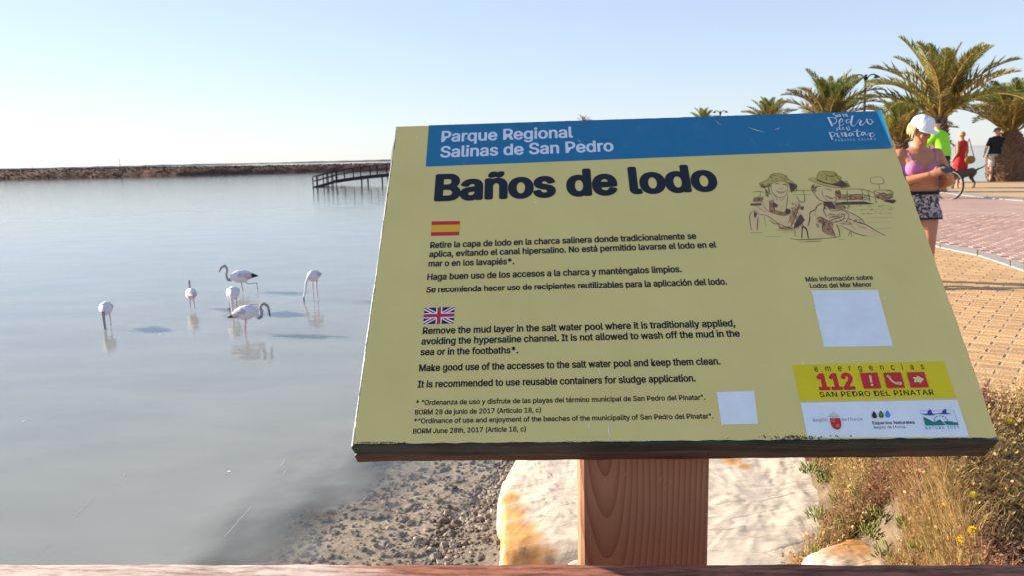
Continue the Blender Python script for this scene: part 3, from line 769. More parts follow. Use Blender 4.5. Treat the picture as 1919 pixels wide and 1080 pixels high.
So = Vector((pcx, pcy, 0))
b = MB(); 
hw, hd = pw / 2, .045; e = .004
prof = [(-hw + e, -hd), (hw - e, -hd), (hw, -hd + e), (hw, hd - e), (hw - e, hd), (-hw + e, hd), (-hw, hd - e), (-hw, -hd + e)]
zs = [-.6 + 1.6 * i / 30 for i in range(31)]
vs = []
for z in zs:
    for x, y in prof: vs.append((x, y, z))
b.add(vs, [(i * 8 + k, i * 8 + (k + 1) % 8, (i + 1) * 8 + (k + 1) % 8, (i + 1) * 8 + k) for i in range(30) for k in range(8)] + [tuple(240 + k for k in range(8))])
po = b.build("post", m_post, sign); po.rotation_euler = (0, 0, pyaw)
# cut the top of the post to the slope of the board's back
for v in po.data.vertices:
    wy = v.co.y + pcy; wx = v.co.x + pcx
    lim = O_.z - (NN.x * (wx - O_.x) + NN.y * (wy - O_.y)) / NN.z - .044 / NN.z
    if v.co.z > lim: v.co.z = lim
b = MB()
for i in range(26):  # thin pale streaks slanting up to the right across the post front
    x = random.uniform(-hw * .95, hw * .95); z = random.uniform(.87, .935); l = random.uniform(.002, .010); s_ = random.uniform(.0001, .00022)
    b.add([(x, -hd - .0003, z), (x + l * .35, -hd - .0003, z + l * .45 - s_), (x + l * .7, -hd - .0003, z + l), (x + l * .35, -hd - .0003, z + l * .45 + s_)], [(0, 1, 2, 3)])
sc_o = b.build("post_streaks", mat("pale_post_streak", (.75, .50, .36), .8), sign); sc_o.rotation_euler = (0, 0, pyaw); sc_o["kind"] = "stuff"
def board_obj(b, name, m, parent=None, smooth=False, mats=None):
    if name not in ('face_sheet', 'panel_core', 'backing_board', 'frayed_rim', 'dirt_crumbs', 'header_band'): b.v = [(v[0], v[1], .0012 + (v[2] - .0012) * .35 if v[2] > .0012 else v[2]) for v in b.v]
    o = b.build(name, m, parent, smooth, mats=mats)
    if parent is None or parent is sign:
        o.parent = sign; o.matrix_local = Matrix.Translation(-So) @ Mb
    return o
m_face = bpy.data.materials.new("olive_laminate"); m_face.use_nodes = True
t = m_face.node_tree; n = t.nodes; L = t.links; bs = n["Principled BSDF"]; bs.inputs["Roughness"].default_value = .42; bs.inputs["Specular IOR Level"].default_value = .35
tc = n.new("ShaderNodeTexCoord")
nz = n.new("ShaderNodeTexNoise"); nz.inputs["Scale"].default_value = 9; nz.inputs["Detail"].default_value = 8; nz.inputs["Roughness"].default_value = .6; L.new(tc.outputs["Object"], nz.inputs["Vector"])
rp = n.new("ShaderNodeValToRGB"); rp.color_ramp.elements[0].position = .3; rp.color_ramp.elements[1].position = .72
rp.color_ramp.elements[0].color = (.74, .58, .20, 1); rp.color_ramp.elements[1].color = (.83, .635, .225, 1); L.new(nz.outputs["Fac"], rp.inputs[0])
vo = n.new("ShaderNodeTexVoronoi"); vo.inputs["Scale"].default_value = 34; vo.inputs["Randomness"].default_value = 1; L.new(tc.outputs["Object"], vo.inputs["Vector"])
ds = n.new("ShaderNodeMapRange"); ds.inputs[1].default_value = .035; ds.inputs[2].default_value = .055; ds.inputs[3].default_value = 1; ds.inputs[4].default_value = 0; L.new(vo.outputs["Distance"], ds.inputs[0])
ng = n.new("ShaderNodeTexNoise"); ng.inputs["Scale"].default_value = 23; L.new(tc.outputs["Object"], ng.inputs["Vector"])
gt = n.new("ShaderNodeMath"); gt.operation = 'GREATER_THAN'; gt.inputs[1].default_value = .60; L.new(ng.outputs["Fac"], gt.inputs[0])
mu = n.new("ShaderNodeMath"); mu.operation = 'MULTIPLY'; L.new(ds.outputs[0], mu.inputs[0]); L.new(gt.outputs[0], mu.inputs[1])
mx = n.new("ShaderNodeMix"); mx.data_type = 'RGBA'; L.new(mu.outputs[0], mx.inputs[0]); L.new(rp.outputs[0], mx.inputs[6]); mx.inputs[7].default_value = (.80, .76, .52, 1)
L.new(mx.outputs[2], bs.inputs["Base Color"])
nb = n.new("ShaderNodeTexNoise"); nb.inputs["Scale"].default_value = 45; nb.inputs["Detail"].default_value = 5; L.new(tc.outputs["Object"], nb.inputs["Vector"])
ab = n.new("ShaderNodeMath"); ab.operation = 'MULTIPLY_ADD'; ab.inputs[1].default_value = 1.4; L.new(mu.outputs[0], ab.inputs[0]); L.new(nb.outputs["Fac"], ab.inputs[2])
bp = n.new("ShaderNodeBump"); bp.inputs["Strength"].default_value = .12; bp.inputs["Distance"].default_value = .002; L.new(ab.outputs[0], bp.inputs["Height"]); L.new(bp.outputs[0], bs.inputs["Normal"])

FC = [B(745, 238), B(1650, 209), B(1866, 822), B(663, 834)]      # TL TR BR BL
def curl(u, v): return .0028 * (max(0, u - .990) / .010) ** 1.2 * (.75 + .5 * vn((v, 0, 0), 7))
def uv(u, v): return (FC[0] * (1 - u) + FC[1] * u) * (1 - v) + (FC[3] * (1 - u) + FC[2] * u) * v
b = MB(); NU, NV = 90, 70
us = [0, .002, .005] + [i / NU for i in range(1, NU)] + [.992, .9945, .997, .9985, 1]
us = sorted(set(us)); vs_ = [0, .003] + [i / NV for i in range(1, NV)] + [.994, .998, 1]
for v in vs_:
    for u in us:
        p = uv(u, v); 
        z = .0012
        z += curl(u, v)      # curling right edge of the laminate
        if v > .992: z += .0006 * vn((u, 3, 0), 30)
        if u < .004: p.x += .0012 * vn((v, 1, 0), 30)
        if u == 1: p.x += .0014 * vn((v, 7, 0), 26) + .0005 * vn((v, 7, 0), 90)
        if v == 1: p.y += .0012 * vn((u, 5, 0), 45)
        b.add([(p.x, p.y, z)], [])
nu = len(us)
b.f = [(j * nu + i, (j + 1) * nu + i, (j + 1) * nu + i + 1, j * nu + i + 1) for j in range(len(vs_) - 1) for i in range(nu - 1)]; b.mi = [0] * len(b.f)
board_obj(b, "face_sheet", m_face, smooth=True)
# two glued wooden layers behind the sheet
def edge_wood(name, c1, c2, c3):
    m = bpy.data.materials.new(name); m.use_nodes = True; t = m.node_tree; n = t.nodes; L = t.links
    bs = n["Principled BSDF"]; bs.inputs["Roughness"].default_value = .55
    tc = n.new("ShaderNodeTexCoord"); mp = n.new("ShaderNodeMapping"); mp.inputs["Scale"].default_value = (.13, .13, 1); L.new(tc.outputs["Object"], mp.inputs[0])
    nz = n.new("ShaderNodeTexNoise"); nz.inputs["Scale"].default_value = 160; nz.inputs["Detail"].default_value = 8; L.new(mp.outputs[0], nz.inputs["Vector"])
    rp = n.new("ShaderNodeValToRGB"); rp.color_ramp.elements[0].position = .35; rp.color_ramp.elements[0].color = c1 + (1,); rp.color_ramp.elements[1].position = .65; rp.color_ramp.elements[1].color = c2 + (1,)
    L.new(nz.outputs["Fac"], rp.inputs[0])
    nl = n.new("ShaderNodeTexNoise"); nl.inputs["Scale"].default_value = 34; nl.inputs["Detail"].default_value = 6; L.new(mp.outputs[0], nl.inputs["Vector"])
    mr = n.new("ShaderNodeMapRange"); mr.inputs[1].default_value = .61; mr.inputs[2].default_value = .64; L.new(nl.outputs["Fac"], mr.inputs[0])
    mx = n.new("ShaderNodeMix"); mx.data_type = 'RGBA'; L.new(mr.outputs[0], mx.inputs[0]); L.new(rp.outputs[0], mx.inputs[6]); mx.inputs[7].default_value = c3 + (1,); L.new(mx.outputs[2], bs.inputs["Base Color"])
    bp = n.new("ShaderNodeBump"); bp.inputs["Strength"].default_value = .6; bp.inputs["Distance"].default_value = .002; L.new(nz.outputs["Fac"], bp.inputs["Height"]); L.new(bp.outputs[0], bs.inputs["Normal"])
    return m
m_l1 = edge_wood("panel_edge_dark_green", (.012, .020, .020), (.032, .045, .043), (.26, .30, .36))
m_l2 = edge_wood("backing_brown_wood", (.035, .018, .011), (.085, .045, .028), (.13, .085, .06))
def slab(name, m, z0, z1, grow, cham):
    """z1 upper, z0 lower; sloped lower edge (chamfer) and rough outline"""
    b = MB(); ring = []
    n_ = 60
    cs = [B(743, 237), B(1652, 208), B(1869, 824), B(661, 836)]
    c0 = sum(cs, Vector()) / 4
    outline = []
    for a_, c_ in zip(cs, cs[1:] + cs[:1]):
        for i in range(n_): outline.append(a_.lerp(c_, i / n_))
    rows = [(0, z1), (grow, z1 - .0015), (grow, z0 + cham), (grow - cham * .8, z0)]
    N_ = len(outline)
    for g_, z in rows:
        for k, p in enumerate(outline):
            d = Vector((1 if p.x > c0.x else -1, 1 if p.y > c0.y else -1, 0))
            on_x = k // n_ in (1, 3); on_y = k // n_ in (0, 2)
            if k % n_ == 0: dd = Vector((d.x, d.y, 0))
            elif on_x: dd = Vector((d.x, 0, 0))
            else: dd = Vector((0, d.y, 0))
            q = p + dd * (g_ + .0009 * vn((p.x, p.y, z * 30), 34)); b.add([(q.x, q.y, z)], [])
    fs = []
    for r in range(3):
        for k in range(N_): fs.append((r * N_ + k, r * N_ + (k + 1) % N_, (r + 1) * N_ + (k + 1) % N_, (r + 1) * N_ + k))
    fs += [tuple(range(N_))[::-1], tuple(3 * N_ + k for k in range(N_))]
    b.f = fs; b.mi = [0] * len(fs)
    return board_obj(b, name, m)
slab("panel_core", m_l1, -.0185, .0, .0016, .0012)
slab("backing_board", m_l2, -.0415, -.0195, .0022, .006)
# pale frayed fibre along the left and lower rim of the sheet
m_fray = mat("frayed_fibre", (.62, .56, .44), .9, scale=200, var=.4)
b = MB()
def rim(u0, v0, u1, v1, n_, out, wmax, gap):
    for i in range(n_):
        f = i / n_; g2 = vn((f * 10, out[0], 3), 1.9)
        if g2 < gap: continue
        p = uv(u0 + (u1 - u0) * f, v0 + (v1 - v0) * f); q = uv(u0 + (u1 - u0) * (i + 1) / n_, v0 + (v1 - v0) * (i + 1) / n_)
        w_ = wmax * (.3 + .9 * abs(vn((f * 60, 1, 1), 1)) + .3 * random.random())
        o_ = Vector(out) * w_
        b.add([p + Vector((0, 0, .0002)) - o_ * .6, q + Vector((0, 0, .0002)) - o_ * .6, q + o_ + Vector((0, 0, .0014)), p + o_ + Vector((0, 0, .0014))], [(0, 1, 2, 3)])
rim(0, 0, 0, 1, 300, (-1, 0, 0), .0016, -.25)
rim(0, 1, 1, 1, 500, (0, -1, 0), .0009, -.05)
rim(0, 0, 1, 0, 400, (0, 1, 0), .0007, .08)
board_obj(b, "frayed_rim", m_fray)["kind"] = "stuff"
# crumbs of dirt on the lower rim
b = MB()
for i in range(170):
    px = random.choice([random.gauss(1500, 22), random.uniform(670, 760), random.gauss(1490, 50)]); p = B(px, 823 + random.uniform(-4, 3) if px > 1000 else 832); r = random.uniform(.0003, .0009)
    ico((p.x, p.y, .0018), r, b)
board_obj(b, "dirt_crumbs", mat("dirt", (.10, .07, .05), .95))["kind"] = "stuff"
# scratches
b = MB()
for (x0_, y0_, x1_, y1_, w_) in ((1122, 693, 1125, 706, .0005), (1102, 790, 1104, 812, .0004), (1139, 795, 1144, 826, .0006), (1398, 238, 1436, 250, .0004), (1450, 244, 1462, 240, .0004), (998, 378, 1010, 384, .0006), (1560, 255, 1580, 262, .0003), (1340, 226, 1352, 236, .0003), (870, 262, 884, 258, .0003), (1080, 262, 1090, 268, .0003), (1700, 712, 1706, 730, .0003), (780, 254, 782, 262, .0004)):
    p, q = B(x0_, y0_, .00195), B(x1_, y1_, .00195); d = (q - p).normalized(); s_ = Vector((-d.y, d.x, 0)) * w_
    m_ = (p + q) / 2 + s_ * random.uniform(-2, 2); b.add([p, m_ - s_, q, m_ + s_], [(0, 1, 2, 3)])
board_obj(b, "scratches", mat("bare_scratch", (.88, .84, .62), .7))["kind"] = "stuff"

def pm(name, c, r=.45, var=.06): return mat("print_" + name, c, r, var=var, scale=30, spec=.35)
k_ink = pm("ink", (.010, .012, .022)); k_blue = None
m_blue = bpy.data.materials.new("print_blue"); m_blue.use_nodes = True
t = m_blue.node_tree; n = t.nodes; L = t.links; bs = n["Principled BSDF"]; bs.inputs["Roughness"].default_value = .4
tc = n.new("ShaderNodeTexCoord"); nz = n.new("ShaderNodeTexNoise"); nz.inputs["Scale"].default_value = 40; nz.inputs["Detail"].default_value = 10; nz.inputs["Roughness"].default_value = .75; nz.inputs["Distortion"].default_value = .6
L.new(tc.outputs["Object"], nz.inputs["Vector"]); rp = n.new("ShaderNodeValToRGB"); L.new(nz.outputs["Fac"], rp.inputs[0])
rp.color_ramp.elements[0].position = .35; rp.color_ramp.elements[0].color = (.004, .15, .30, 1)
rp.color_ramp.elements[1].position = .72; rp.color_ramp.elements[1].color = (.05, .25, .36, 1)
e = rp.color_ramp.elements.new(.60); e.color = (.006, .165, .32, 1)
L.new(rp.outputs[0], bs.inputs["Base Color"])
k_white = pm("white", (.84, .84, .84)); k_wl = pm("white_lettering", (.74, .75, .82)); k_red = pm("red", (.62, .025, .03)); k_yel = pm("yellow", (.80, .60, .006)); k_gold = pm("gold", (.85, .45, .03))
k_navy = pm("navy", (.015, .02, .09)); k_green = pm("green", (.01, .22, .15)); k_birdb = pm("bird_blue", (.03, .05, .32)); k_lblue = pm("drop_blue", (.07, .26, .56))
k_brown = pm("sketch_brown", (.10, .045, .03)); k_skin = pm("sketch_tint", (.80, .55, .24)); k_rust = pm("sketch_rust", (.52, .26, .12)); k_gray = pm("gray", (.22, .22, .24)); k_pale = pm("pale_yellow", (.72, .66, .25)); k_plum = pm("plum", (.06, .02, .035)); k_dark = pm("dark_green", (.03, .12, .04)); k_hat = pm("sketch_hat", (.58, .42, .10)); k_shade = pm("sketch_shade", (.16, .075, .06)); k_cream = pm("cream", (.60, .52, .36))

def poly(b, pts, z): b.add([(p.x, p.y, z) for p in pts], [tuple(range(len(pts)))])
def tri_poly(b, pts, z):
    from mathutils.geometry import tessellate_polygon
    P_ = [Vector((p.x, p.y, 0)) for p in pts]; T = tessellate_polygon([P_])
    o = len(b.v); b.v += [(p.x, p.y, z) for p in P_]
    for f in T:
        a_, c_, d_ = [P_[i] for i in f]
        f = f if (c_ - a_).cross(d_ - a_).z > 0 else f[::-1]
        b.f.append(tuple(i + o for i in f)); b.mi.append(b.cur)
def stroke(b, pts, w_, z, taper=True):
    """a pen or brush line with swelling width"""
    pts = [Vector((p.x, p.y, 0)) for p in pts]
    if len(pts) > 2:   # Catmull-Rom smoothing
        q = []
        for i in range(len(pts) - 1):
            p0, p1, p2, p3 = pts[max(i - 1, 0)], pts[i], pts[i + 1], pts[min(i + 2, len(pts) - 1)]
            for k in range(4):
                t_ = k / 4
                q.append(.5 * ((2 * p1) + (p2 - p0) * t_ + (2 * p0 - 5 * p1 + 4 * p2 - p3) * t_ * t_ + (3 * p1 - p0 - 3 * p2 + p3) * t_ ** 3))
        q.append(pts[-1]); pts = q
    n_ = len(pts); o = len(b.v)
    for i, p in enumerate(pts):
        d = pts[min(i + 1, n_ - 1)] - pts[max(i - 1, 0)]; d = d.normalized() if d.length > 1e-9 else Vector((1, 0, 0))
        ww = w_[min(len(w_) - 1, int(i / (n_ - 1) * len(w_)))] if isinstance(w_, (list, tuple)) else w_
        if taper: ww *= .45 + .55 * sin(pi * min(max(i / (n_ - 1), .08), .92))
        s_ = Vector((-d.y, d.x, 0)) * ww / 2
        b.v += [(p.x + s_.x, p.y + s_.y, z), (p.x - s_.x, p.y - s_.y, z)]
    for i in range(n_ - 1): b.f.append((o + 2 * i, o + 2 * i + 1, o + 2 * i + 3, o + 2 * i + 2)); b.mi.append(b.cur)

hb = MB()
NB = 60
q0 = [(804, 235.6), (1649.6, 208.8), (1671.5, 279), (798, 313)]
q = [B(*p) for p in q0]
fr_ = [j / NB * .985 for j in range(NB)] + [.986, .989, .992, .994, .996, .998, 1.0]
for f in fr_:
    for g in range(13):
        g = g / 12; u = .065 * (1 - f) + f; p = (q[0].lerp(q[1], f)).lerp(q[3].lerp(q[2], f), g)
        if g == 0: p.y += .0005 * vn((f, 0, 0), 60)
        hb.v.append((p.x - .0004 * (f == 1), p.y, .00131 + curl(u, .115 * g)))
hb.f = [(j * 13 + i, j * 13 + i + 1, (j + 1) * 13 + i + 1, (j + 1) * 13 + i) for j in range(len(fr_) - 1) for i in range(12)]; hb.mi = [0] * len(hb.f)
header = board_obj(hb, "header_band", m_blue)

FONT = None
try:      # the interface typeface that ships inside Blender; the built-in one serves if it is absent
    import os
    FONT = bpy.data.fonts.load(os.path.join(bpy.utils.system_resource('DATAFILES'), 'fonts', 'Inter.woff2'))
except Exception: FONT = None
def lettering(txt, p0, p1, cap, m, parent=None, bold=.0, z=.0021, spacing=1.0, name="lettering", shear=0.0, res=3):
    cu = bpy.data.curves.new("t", 'FONT'); cu.body = txt; cu.size = 1
    if FONT: cu.font = FONT
    cu.resolution_u = res;  cu.fill_mode = 'FRONT'; cu.dimensions = '2D'; cu.space_character = spacing; cu.shear = shear
    o = bpy.data.objects.new("t", cu); C.objects.link(o)
    dg = bpy.context.evaluated_depsgraph_get(); dg.update()
    me = bpy.data.meshes.new_from_object(o.evaluated_get(dg)); bpy.data.objects.remove(o); bpy.data.curves.remove(cu)
    xs = [v.co.x for v in me.vertices]; x0_, x1_ = min(xs), max(xs)
    a_ = B(*p0); c_ = B(*p1); top = B(p0[0], p0[1] - cap)
    ux = (c_ - a_) / (x1_ - x0_); uy = Vector((-ux.y, ux.x, 0)).normalized(); uy *= (top - a_).dot(uy) / CAPH
    em_ = uy.length
    sh = [(0, 0)]
    nk = 16 if bold > .03 else 8
    if bold > 0: sh = [(bold * cos(2 * pi * (i + .5) / nk) * 1.06, bold * .8 * sin(2 * pi * (i + .5) / nk)) for i in range(nk)] + sh
    vs, fs = [], []
    co = [v.co for v in me.vertices]
    z = .0012 + (z - .0012) * .35
    for si, (dx, dy) in enumerate(sh):
        o_ = ux.normalized() * em_ * dx + uy.normalized() * em_ * dy
        for pl in me.polygons:
            zz = z + si * 6e-6 + random.uniform(0, 4e-6); k = len(vs)
            for i in pl.vertices:
                p = a_ + ux * (co[i].x - x0_) + uy * co[i].y + o_; vs.append((p.x, p.y, zz))
            fs.append(tuple(range(k, len(vs))))
    bpy.data.meshes.remove(me); me = bpy.data.meshes.new(name); me.from_pydata(vs, [], fs); me.materials.append(m)
    ob = link(name, me, parent or sign)
    if parent is None: ob.matrix_local = Matrix.Translation(-So) @ Mb
    return ob
_c = bpy.data.curves.new("t", 'FONT'); _c.body = "H"; _c.size = 1
if FONT: _c.font = FONT
_o = bpy.data.objects.new("t", _c); C.objects.link(_o); _g = bpy.context.evaluated_depsgraph_get(); _g.update()
_m = bpy.data.meshes.new_from_object(_o.evaluated_get(_g)); CAPH = max(v.co.y for v in _m.vertices) or .7
bpy.data.objects.remove(_o)
lettering("Parque Regional", (828, 266.7), (1073, 258.3), 19.5, k_wl, header, .021, name="header_lettering", res=3)
lettering("Salinas de San Pedro", (826, 295.8), (1149, 283.9), 20, k_wl, header, .021, name="header_lettering", res=3)
lettering("Baños de lodo", (818, 375.8), (1342, 356.7), 46, k_ink, None, .036, name="title_lettering", res=4)
body = [("Retire la capa de lodo en la charca salinera donde tradicionalmente se", (806.8, 465.7), (1304.4, 448.2), 11),
("aplica, evitando el canal hipersalino. No está permitido lavarse el lodo en el", (804.9, 482.5), (1342, 464.6), 11),
("mar o en los lavapiés*.", (803.5, 500.3), (963.3, 495.6), 11),
("Haga buen uso de los accesos a la charca y manténgalos limpios.", (801.3, 525.5), (1277, 510.5), 11.5),
("Se recomienda hacer uso de recipientes reutilizables para la aplicación del lodo.", (799.5, 550.7), (1362, 533.9), 11.5),
("Remove the mud layer in the salt water pool where it is traditionally applied,", (792.9, 628.5), (1377.4, 613.9), 12.2),
("avoiding the hypersaline channel. It is not allowed to wash off the mud in the", (790.3, 648.2), (1386, 633.2), 12.2),
("sea or in the footbaths*.", (788.5, 668.2), (971, 664.2), 12.2),
("Make good use of the accesses to the salt water pool and keep them clean.", (786, 698.1), (1349.6, 685.4), 12.5),
("It is recommended to use reusable containers for sludge application.", (783.4, 728.8), (1303.3, 717.1), 12.5),
('* "Ordenanza de uso y disfrute de las playas del término municipal de San Pedro del Pinatar".', (780.1, 761.6), (1321.2, 751.4), 9),
("BORM 28 de junio de 2017 (Artículo 18, c)", (778, 779.5), (1013.6, 775.1), 9),
('*"Ordinance of use and enjoyment of the beaches of the municipality of San Pedro del Pinatar".', (776.5, 795.9), (1336.5, 786.4), 9),
("BORM June 28th, 2017 (Article 18, c)", (774.7, 814.9), (985.2, 810.5), 9),
("Más información sobre", (1510.4, 528.5), (1635.6, 524.8), 8.5), ("Lodos del Mar Menor", (1518.5, 540.7), (1633.3, 537.8), 8.5)]
for txt, p0, p1, cap in body: lettering(txt, p0, p1, cap, k_ink, None, .021 if cap > 10 else .015)

def quadp(b, pts, z): tri_poly(b, [B(*p) for p in pts], z)
# flags
b = MB(); fl = [(809.3, 415.7), (862.2, 415), (860.8, 441.6), (807.9, 442.7)]
f4 = [B(*p) for p in fl]
def fuv(F4, u, v): return (F4[0] * (1 - u) + F4[1] * u) * (1 - v) + (F4[3] * (1 - u) + F4[2] * u) * v
for v0, v1, mi in ((0, .25, 0), (.25, .75, 1), (.75, 1, 0)):
    b.cur = mi; poly(b, [fuv(f4, 0, v1), fuv(f4, 1, v1), fuv(f4, 1, v0), fuv(f4, 0, v0)], .0019)
board_obj(b, "spanish_flag", None, mats=[k_red, k_gold])
b = MB(); f4 = [B(*p) for p in ((795.5, 579.5), (852.4, 577.7), (850.5, 608.7), (793.6, 610.1))]
def fl_poly(pts, mi, z): b.cur = mi; tri_poly(b, [fuv(f4, u, v) for u, v in pts], z)
fl_poly([(0, 0), (1, 0), (1, 1), (0, 1)], 0, .0017)
for s_ in ((0, 0, 1, 1), (1, 0, 0, 1)):
    x0_, y0_, x1_, y1_ = s_
    k = .10; kx = .055 if x0_ == 0 else -.055
    fl_poly([(x0_, y0_), (x0_ + 2 * kx, y0_), (x1_, y1_ - k * 1.4), (x1_, y1_), (x1_ - 2 * kx, y1_), (x0_, y0_ + k * 1.4)], 1, .0019)
    fl_poly([(x0_, y0_), (x0_ + .8 * kx, y0_), (x1_, y1_ - .05), (x1_, y1_), (x1_ - .8 * kx, y1_), (x0_, y0_ + .05)], 2, .0021)
fl_poly([(.40, 0), (.60, 0), (.60, 1), (.40, 1)], 1, .0023); fl_poly([(0, .34), (1, .34), (1, .66), (0, .66)], 1, .00235)
fl_poly([(.44, 0), (.56, 0), (.56, 1), (.44, 1)], 2, .0026); fl_poly([(0, .40), (1, .40), (1, .60), (0, .60)], 2, .00265)
board_obj(b, "british_flag", None, mats=[k_navy, k_white, k_red])
# blank white stickers
for q4, lab in (([(1520.4, 547), (1643.7, 546), (1672.5, 650.4), (1544.4, 652.2)], "large white square sticker on the right of the board"), ([(1343, 737), (1413, 735), (1420, 796), (1352, 798)], "small white square sticker near the bottom of the board")):
    b = MB(); P4 = [B(*p) for p in q4]; z = .0019
    cc = sum(P4, Vector()) / 4
    b.add([(p.x, p.y, z) for p in P4] + [(p.x, p.y, .0013) for p in [cc + (p - cc) * 1.005 for p in P4]], [(3, 2, 1, 0), (0, 1, 5, 4), (1, 2, 6, 5), (2, 3, 7, 6), (3, 0, 4, 7)])
    board_obj(b, "white_sticker", k_white)["label"] = lab
# emergency label
b = MB(); quadp(b, [(1484, 686.9), (1768.3, 679.4), (1790.4, 747.3), (1499, 752.6)], .0018); em = board_obj(b, "emergency_label", k_yel)
def Z8(x, y): return (1470 + x / 5.33, 670 + y / 5.33)
lettering("emergencias", (1526.5, 699), (1732, 694.4), 11.5, k_ink, em, .004, spacing=2.3)
lettering("112", (1537, 732.3), (1600, 731.2), 28.5, k_red, em, .041)
lettering("SAN PEDRO DEL PINATAR", (1536.5, 746.6), (1749.8, 742.2), 9.4, k_ink, em, .012, spacing=1.05)
for sq in ([(748, 172), (920, 165), (962, 322), (790, 327)], [(980, 168), (1155, 163), (1198, 317), (1020, 322)], [(1213, 165), (1388, 160), (1437, 313), (1257, 317)]):
    b = MB(); quadp(b, [Z8(*p) for p in sq], .0021); ic = b.build("icon_square", k_red, em)
def stk(b, pts, w_, z=.0024, conv=Z8, taper=False): stroke(b, [B(*conv(*p)) for p in pts], w_, z, taper)
px_m = (B(1700, 700) - B(1701, 700)).length
b = MB(); quadp(b, [Z8(*p) for p in ((835, 197), (858, 196), (872, 268), (852, 270))], .0024); quadp(b, [Z8(*p) for p in ((854, 282), (878, 281), (883, 302), (859, 303))], .0024); b.build("exclamation_mark", k_pale, em)
b = MB(); stk(b, [(1030, 200), (1045, 228), (1075, 258), (1110, 276), (1140, 280)], px_m * 3.6); stk(b, [(1018, 196), (1034, 214), (1052, 212)], px_m * 4.5); stk(b, [(1120, 262), (1150, 285), (1152, 262)], px_m * 4.0); b.build("telephone_symbol", k_pale, em)
b = MB(); quadp(b, [Z8(*p) for p in ((1272, 215), (1318, 213), (1312, 196), (1385, 232), (1345, 280), (1338, 262), (1285, 264), (1292, 240))], .0024); b.build("arrow_symbol", k_pale, em)
# logo label
b = MB(); quadp(b, [(1499.5, 757.4), (1792.7, 751.6), (1815, 820.8), (1512.8, 822.6)], .0018); lg = board_obj(b, "logo_label", k_white)
lettering("Región", (1523.5, 792.6), (1550.7, 791.4), 6, k_gray, lg, .0, res=2)
lettering("de Murcia", (1576.6, 791.4), (1616, 790.2), 6, k_gray, lg, .0, res=2)
lettering("Espacios Naturales", (1635, 797.8), (1713.5, 796.4), 5.6, k_ink, lg, .02, res=2)
lettering("Región de Murcia", (1637.3, 805.7), (1696, 804.7), 5, k_ink, lg, .0, res=2)
lettering("NATURA 2000", (1734, 807.2), (1796.5, 805.4), 5, k_birdb, lg, .0, res=2, spacing=1.4)
b = MB(); quadp(b, [Z8(*p) for p in ((447, 622), (548, 620), (560, 660), (562, 700), (545, 730), (520, 736), (490, 726), (466, 696), (455, 660))], .0021); b.build("shield_emblem", k_red, lg)
b = MB()
for pts in ([(462, 640), (498, 640)], [(466, 656), (498, 656)], [(505, 700), (520, 690), (545, 694)], [(510, 712), (526, 704), (540, 708)]): stk(b, pts, px_m * .8, .0024)
b.build("shield_marks", k_cream, lg)
b = MB()
for k in range(7):
    a_ = pi * (k + .5) / 7; cx_, cy_ = 487, 606
    stk(b, [(cx_ + 22 * cos(a_), cy_ - 6 * sin(a_)), (cx_ + 48 * cos(a_) * .95, cy_ - 36 * sin(a_))], px_m * 1.2, .0021, taper=True)
stk(b, [(446, 604), (487, 610), (530, 603)], px_m * 1.4, .0023); stk(b, [(487, 575), (487, 556)], px_m * .7, .0021); stk(b, [(480, 564), (494, 564)], px_m * .6, .0022)
b.build("crown_emblem", k_cream, lg)
b = MB()
for k in range(7):
    a_ = pi * (k + .5) / 7
    stk(b, [(487 + 40 * cos(a_), 606 - 34 * sin(a_)), (487 + 50 * cos(a_ + .15), 606 - 30 * sin(a_ + .15))], px_m * .45, .0023)
b.build("crown_outline", k_gray, lg)
for cx_, cy_, m_ in ((887, 592, k_plum), (955, 588, k_dark), (1020, 584, k_lblue)):
    b = MB(); pts = []
    for k in range(20):
        a_ = 2 * pi * k / 20; rr = 1.0
        x = 30 * sin(a_) * (.5 - .5 * cos(a_)) ** .35; y = 28 * -cos(a_) * -1
        y = -42 * cos(a_) if cos(a_) > 0 else -30 * cos(a_)
        pts.append(B(*Z8(cx_ + x * (1 if True else 1) + (y + 40) * .12, cy_ + y)))
    tri_poly(b, pts, .0021); b.build("drop_emblem", m_, lg)
b = MB(); stk(b, [(948, 575), (962, 605)], px_m * .6, .0024); b.build("leaf_vein", k_pale, lg)
b = MB()
for pts in ([(1350, 578), (1420, 577), (1430, 548), (1446, 528), (1462, 552), (1470, 578), (1530, 576), (1470, 592), (1420, 592)], [(1500, 572), (1565, 570), (1572, 548), (1605, 524), (1610, 570), (1672, 572), (1612, 582), (1560, 580)]):
    quadp(b, [Z8(*p) for p in pts], .0021)
b.build("bird_emblem", k_birdb, lg)
b = MB()
for pts in ([(1378, 606), (1430, 630), (1470, 655), (1500, 658), (1545, 632), (1600, 690), (1402, 694)], [(1580, 655), (1640, 650), (1725, 668), (1728, 690), (1615, 688)]):
    quadp(b, [Z8(*p) for p in pts], .0021)
b.build("hill_emblem", k_green, lg)
b = MB()
for (sx, sy) in ((1492, 640), (1495, 618), (1515, 604), (1545, 598), (1575, 602), (1602, 616), (1618, 638)):
    quadp(b, [Z8(sx + dx, sy + dy) for dx, dy in ((0, -8), (3, -2), (9, -1), (4, 3), (6, 9), (0, 5), (-6, 9), (-4, 3), (-9, -1), (-3, -2))], .0021)
b.build("star_emblem", k_birdb, lg)
b = MB(); stk(b, [(1356, 580), (1352, 546)], px_m * .4, .0020); stk(b, [(1352, 546), (1684, 540)], px_m * .4, .0020); stk(b, [(1684, 540), (1730, 690)], px_m * .5, .0020); b.build("logo_frame", k_gray, lg)
